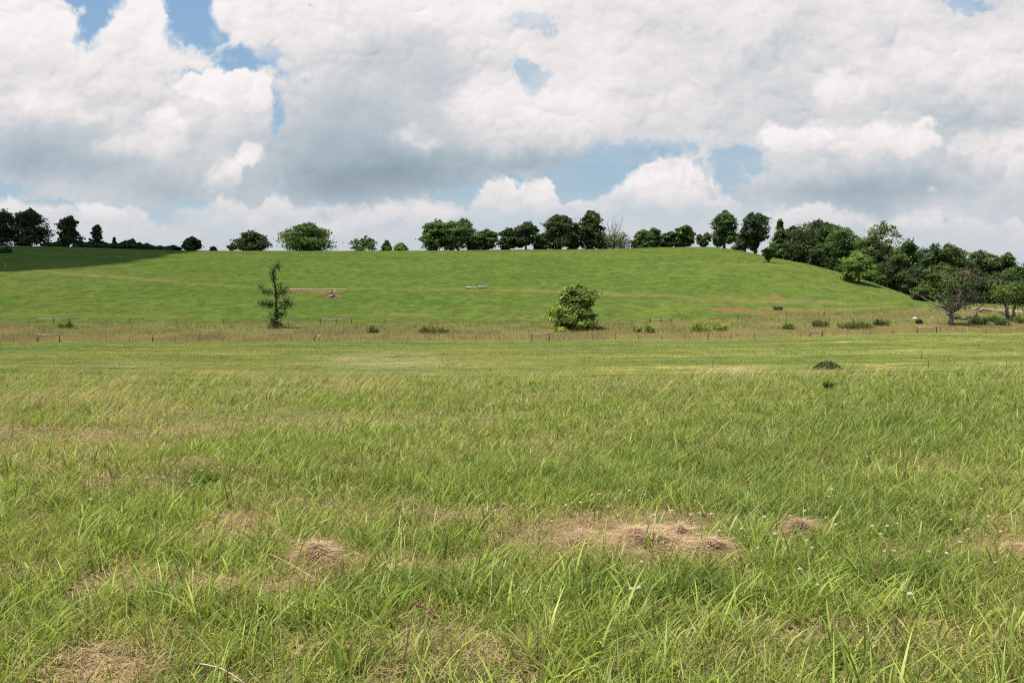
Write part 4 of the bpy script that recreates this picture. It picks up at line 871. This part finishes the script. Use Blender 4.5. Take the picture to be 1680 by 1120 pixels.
# splintered stump on red soil
x, y, z = hit(545, 487); s = y/FPX; root = empty('broken_stump', (x, y, z)); tag(root, 'splintered reddish stump with a white broken side on bare soil', 'stump')
m = MB(); m.tube([(0, 0, -.2), (0, 0, .3), (.1, 0, .6)], [.75, .55, .35], 9, (.20, .085, .05)); m.build('base', M_bark, root)
for k in range(7):
    a = k*.9; m = MB(); m.tube([(.3*math.cos(a), .3*math.sin(a), .4), (.55*math.cos(a)+.1, .5*math.sin(a), .85+.5*rs.rand()), (.8*math.cos(a)+.2, .7*math.sin(a), 1.0+.6*rs.rand())], [.16, .1, .02], 5, (.16, .07, .045) if k % 3 else (.6, .55, .48)); m.build('splinter', M_wood, root)
m = MB(); m.tube([(-.5, -.55, .1), (.35, -.65, .35)], [.2, .14], 7, (.5, .46, .42)); m.build('broken_limb', M_stone, root)
m = MB(); m.tube([(-1.6, .1, .45), (-.7, 0, .5), (-.2, 0, .4)], [.05, .1, .16], 6, (.09, .05, .035)); m.build('root_arm', M_bark, root)
# dark feed trough
x, y, z = hit(1276.5, 508.5); s = y/FPX; root = empty('feed_trough', (x, y, z), .05); tag(root, 'dark feed trough on legs beside the red soil under the wood', 'trough')
W, H = 6.3*s, 5.2*s; DKM = (.03, .03, .033)
m = MB(); m.box((0, 0, H*.45), (W*.96, .34, .03), DKM)
for sy in (-1, 1): m.box((0, sy*.36, H*.58), (W*.96, .02, .17), DKM)
for sx in (-1, 1): m.box((sx*W*.94, 0, H*.58), (.02, .34, .165), DKM)
m.build('basin', M_metal, root)
for sx in (-1, 1):
    for sy in (-1, 1):
        m = MB(); m.box((sx*W*.985, sy*.40, H*.5), (.04, .04, H*.5+.1), DKM); m.build('leg', M_metal, root)
m = MB(); m.box((0, .40, H*.985), (W, .03, .04), DKM); m.build('top_bar', M_metal, root)
# low pasture posts at far left
x, y, z = hit(9.5, 441); root = empty('stake', (x, y, z)); tag(root, 'short pale stake at far left on the edge of the cloud shade', 'stake')
m = MB(); m.tube([(0, 0, -.2), (0, 0, 1.5)], [.09, .08], 7, (.42, .40, .36)); m.build('shaft', M_wood, root); m = MB(); m.tube([(0, 0, 1.5), (0, 0, 1.6)], [.085, .03], 7, (.5, .48, .44)); m.build('cap', M_wood, root)
# ------------------------------------------------------------------ brush pile and leafy weed in the meadow
x, y, z = hit(1357, 606); s = y/FPX; root = empty('brush_pile', (x, y, z)); tag(root, 'low mound of cut brush and dark weeds in the mown field', 'brush pile')
W, H = 26*s, 15*s; m = MB(); th = rs.uniform(0, 6.28, 420); rr = np.sqrt(rs.rand(420))
for k in range(260):
    px_, py_ = math.cos(th[k])*rr[k]*W, math.sin(th[k])*rr[k]*W*.6; hz = H*(1-rr[k]**2)*rs.uniform(.3, 1.0)*(.7+.6*math.sin(px_*5+1)*math.cos(py_*4)); a = rs.uniform(0, 6.28); L = rs.uniform(.25, .8)*W*.5
    m.tube([(px_-math.cos(a)*L/2, py_-math.sin(a)*L/2, max(.02, hz-.08)), (px_, py_, hz+.03), (px_+math.cos(a)*L/2, py_+math.sin(a)*L/2, max(.02, hz-.05))], [.018, .015, .006], 4, np.array([.22, .16, .11])*rs.uniform(.5, 1.5))
m.build('branches', M_bark, root)
m = MB(); n = 1500; a = rs.uniform(0, 6.28, n); q = np.sqrt(rs.rand(n)); P = np.stack([np.cos(a)*q*W, np.sin(a)*q*W*.6, H*(1-q**2)*rs.uniform(.3, .95, n)], 1)
leaf_quads(m, P, np.tile([0, 0, .8], (n, 1)), .07, np.array([.10, .15, .06])*rs.uniform(.6, 1.5, (n, 1))); m.build('weeds', M_leaf, root)
def broad_weed(label, px, base, w, h, n, C, cat='weed'):
    x, y, z = hit(px, base); s = y/FPX; root = empty('leafy_weed', (x, y, z)); tag(root, label, cat)
    W, H = w*s/2, h*s; m = MB(); st = MB()
    for k in range(n):
        a = rs.uniform(0, 6.28); r = rs.uniform(.3, 1)*W; hz = H*rs.uniform(.3, 1); st.tube([(0, 0, -.03), (math.cos(a)*r*.4, math.sin(a)*r*.4, hz*.7), (math.cos(a)*r*.8, math.sin(a)*r*.8, hz)], [.006, .004, .002], 4, (.12, .17, .06))
        for q in np.linspace(.35, 1, 6):
            p = np.array([math.cos(a)*r*.8*q, math.sin(a)*r*.8*q, hz*q**.7]); leaf_quads(m, (p+rs.normal(0, .02, 3))[None], np.array([[math.cos(a)*.4, math.sin(a)*.4, .8]]), .055, np.array(C)[None]*rs.uniform(.7, 1.3))
    st.build('stem', M_grass, root); m.build('foliage', M_leaf, root)
broad_weed('dark green leafy weed clump standing above the grass at centre right', 1361, 640, 34, 12, 26, (.10, .19, .05))
broad_weed('low leafy green weed patch in the grass left of centre', 325, 803, 70, 7, 34, (.09, .19, .04))
# ------------------------------------------------------------------ heaps of dried mown grass
HAY = np.array([.60, .455, .285]); HAYD = np.array([.36, .23, .125])
def hay(label, px, py, w, hpx, n, name='hay_pile', blobs=None, dk=.9):
    x, y, z = hit(px, py, .03); s = y/FPX; W = w*s/2; root = empty(name, (x, y, float(ground_z(x, y)))); tag(root, label, 'hay', 'heaps of dried grass')
    dep = W*dk; blobs = blobs or [(0, 0, 1, 1, 1)]
    g = np.linspace(-1.7, 1.7, 60); X, Y = np.meshgrid(g, g)
    def hgt(X, Y):
        v = np.zeros_like(X)
        for (bx, by, rx, ry, k) in blobs: v = np.maximum(v, k*np.clip(1-((X-bx)/rx)**2-((Y-by)/ry)**2, 0, 1)**.7)
        return v*hpx*np.clip(-.15+2.1*fbm(X*2.4+px, Y*2.4+py, 4), .05, 1.5)
    def zg(X, Y): return ground_z(x+X*W, y+Y*dep)-float(ground_z(x, y))
    Z = hgt(X, Y)-.04; V = np.stack([X*W, Y*dep, Z+zg(X, Y)], -1).reshape(-1, 3); h, w_ = X.shape; i = np.arange(h*w_).reshape(h, w_)
    F = np.stack([i[:-1, :-1], i[:-1, 1:], i[1:, 1:], i[1:, :-1]], -1).reshape(-1, 4)
    build('matted_core', V, [F], M_straw, root, np.broadcast_to(HAYD, (len(V), 3)), True)
    gb = GB(); bx = []; by = []
    for (cx, cy, rx, ry, k) in blobs:
        m = int(2.2*n*rx*ry*(.4+.6*k)); a = rs.uniform(0, 6.28, m); r = np.where(rs.rand(m) < .82, np.sqrt(rs.rand(m))*1.05, rs.uniform(.9, 1.65, m)); bx.append(cx+np.cos(a)*r*rx); by.append(cy+np.sin(a)*r*ry)
    bx, by = np.concatenate(bx), np.concatenate(by); kk = rs.rand(len(bx)) < np.clip((fbm(bx*2.6+px, by*2.2+py, 4)-.36)*6, .08, 1); bx, by = bx[kk], by[kk]; m = len(bx); zz = hgt(bx, by)+zg(bx, by)-.02+rs.uniform(0, .04, m)
    L = rs.uniform(.06, .20, m); hh = L*rs.uniform(.01, .22, m); C = mixc(np.broadcast_to(HAY, (m, 3)), HAYD, rs.rand(m)**1.5)*rs.uniform(.8, 1.2, (m, 1))
    gb.add(*blades(bx*W, by*dep, zz, hh, rs.uniform(.0045, .0085, m), C, L/np.maximum(hh, 1e-3), rs.uniform(0, 6.28, m), rs.uniform(.1, .7, m), 3))
    F = [np.concatenate(gb.F3), np.concatenate(gb.F4)]; build('straw', np.concatenate(gb.V), F, M_straw, root, np.concatenate(gb.C))
hay('large pinkish-tan heap of dried grass lying in the green meadow', 1080, 900, 186, .115, 5600, blobs=[(0, .1, .85, .8, 1), (.75, -.45, .5, .5, .8), (.55, .4, .45, .5, .95), (-1.0, -.1, .55, .45, .45), (-1.35, .45, .35, .5, .4), (-.2, -.55, .7, .35, .55)], dk=1.35)
hay('small heap of dried grass with clover right of the large heap', 1315, 887, 74, .12, 2600, blobs=[(0, 0, 1, .7, 1), (.9, -.5, .5, .5, .5)])
hay('small pale clump of dried grass in the left half of the meadow', 517, 921, 56, .085, 2200)
hay('dried grass clump at the lower left corner of the photo', 190, 1106, 90, .015, 700)
hay('flat reddish clump of dried grass between grass tufts left of centre', 640, 940, 60, .04, 1200)
hay('flat scrap of dried grass near the right edge among clover', 1655, 908, 60, .05, 1300)
hay('thin flat windrow of dried grass left of the small pale clump', 400, 962, 190, .035, 2600, blobs=[(0, 0, 1, .32, 1)])
hay('flat brown patch of dried grass above the small pale clump', 390, 882, 70, .03, 900)
hay('small dried scrap beyond the large heap on the right', 1195, 806, 70, .04, 900, blobs=[(0, 0, 1, .5, 1)])
# ------------------------------------------------------------------ clover flowers
def make_clover():
    root = empty('clover_flower', (0, 0, 0)); st = MB(); st.tube([(0, 0, -.07), (.006, 0, .06), (.002, .004, .13)], [.0022, .0018, .0016], 5, (.14, .22, .06)); st.build('stem', M_grass, root)
    m = MB(); n = 90; k = np.arange(n); ph = np.arccos(1-1.75*(k+.5)/n); th = k*2.39996
    d = np.stack([np.cos(th)*np.sin(ph), np.sin(th)*np.sin(ph), np.cos(ph)], 1); c = np.array([.002, .004, .138])
    for j in range(n):
        a = np.cross(d[j], [.3, .2, .9]); a /= np.linalg.norm(a); b_ = np.cross(d[j], a); r = .0125
        p0 = c+d[j]*r*.35; p1 = c+d[j]*r*rs.uniform(.9, 1.12); w = .0026
        cc = np.array([.86, .81, .68]) if d[j][2] > -.25 else np.array([.55, .40, .27])
        m.add([p0-a*w*.5, p0+a*w*.5, p1+a*w+b_*w*.4, p1+d[j]*.0015, p1-a*w+b_*w*.4], [(0, 1, 2), (0, 2, 3), (0, 3, 4)], (), cc)
    m.build('head', M_flower, root)
    return root
clover0 = make_clover(); used = False
CL = {('white clover head among the grass around the large hay heap', 'clover around the large hay heap'): [(951, 826), (926, 830), (981, 811), (972, 813), (1030, 806), (1059, 813), (1001, 829), (963, 893), (1132, 846), (1149, 844), (1168, 846), (1185, 872), (1050, 922), (1034, 966), (1044, 967), (905, 856), (1100, 838), (1070, 846)],
      ('white clover head around the small hay heap on the right', 'clover around the small hay heap'): [(1219, 866), (1253, 850), (1269, 877), (1284, 885), (1323, 887), (1314, 934), (1359, 849), (1376, 863), (1362, 804), (1357, 814), (1339, 959), (1338, 900), (1240, 899), (1290, 846), (1322, 838)],
      ('white clover head in the lush grass near the right edge', 'clover near the right edge'): [(1563, 855), (1583, 873), (1590, 869), (1577, 892), (1639, 873), (1630, 848), (1555, 908), (1448, 903), (1463, 905), (1487, 978), (1458, 864), (1468, 859), (1425, 862), (1445, 875), (1637, 925), (1518, 905), (1484, 809), (1520, 690), (1425, 750), (1610, 803)],
      ('white clover head in the grass left of centre', 'clover left of centre'): [(242, 784), (312, 797), (290, 773), (333, 772), (360, 767), (152, 818), (428, 767), (348, 773), (268, 783), (382, 771)],
      ('white clover head in the grass at the bottom centre', 'clover at the bottom centre'): [(837, 965), (860, 972), (927, 829)]}
for (lab, grp), pts in CL.items():
    for (px, py) in pts:
        d = ray(px, py); x, y, z = hit(px, py, .16)
        if not used: r = clover0; used = True
        else:
            r = clover0.copy(); col.objects.link(r)
            for ch in list(clover0.children): c = ch.copy(); col.objects.link(c); c.parent = r
        k = rnd.uniform(.62, .95)*(1+.4*max(0, (y-8)/10)); r.location = (x, y, z+.16-.138*k); r.scale = (k, k, k); r.rotation_euler = (rnd.uniform(-.2, .2), rnd.uniform(-.2, .2), rnd.uniform(0, 6))
        tag(r, lab, 'clover flower', grp)
# a few odd stalks
def stalk(label, p, q, C, r=.0035):
    a = np.array(hit(*p, .10)); b = np.array(hit(*q, .10)); a[2] += .12; b[2] += .09; o = (a+b)/2
    root = empty('fallen_stalk', tuple(o)); tag(root, label, 'stalk'); m = MB(); t = np.linspace(0, 1, 7)
    m.tube([a*(1-k)+b*k-o+np.array([0, 0, .02*math.sin(k*3.1)]) for k in t], np.linspace(r, r*.6, 7), 5, C); m.build('stem', M_straw, root)
    m = MB(); e = b-o
    for k in range(8):
        dd = (b-a)/np.linalg.norm(b-a); P0 = e-dd*.012*k; m.tube([P0, P0+dd*.02+rs.normal(0, .006, 3)], [.002, .0005], 4, C)
    m.build('seed_head', M_straw, root)
stalk('reddish-brown broken stalk lying in the green grass below centre', (683, 1002), (716, 1016), (.20, .05, .035), .006)
stalk('long pale straw lying slantwise left of the small pale clump', (443, 914), (560, 981), (.58, .43, .22))
stalk('pale straw lying slantwise near the bottom left', (330, 1100), (405, 1122), (.62, .5, .34))
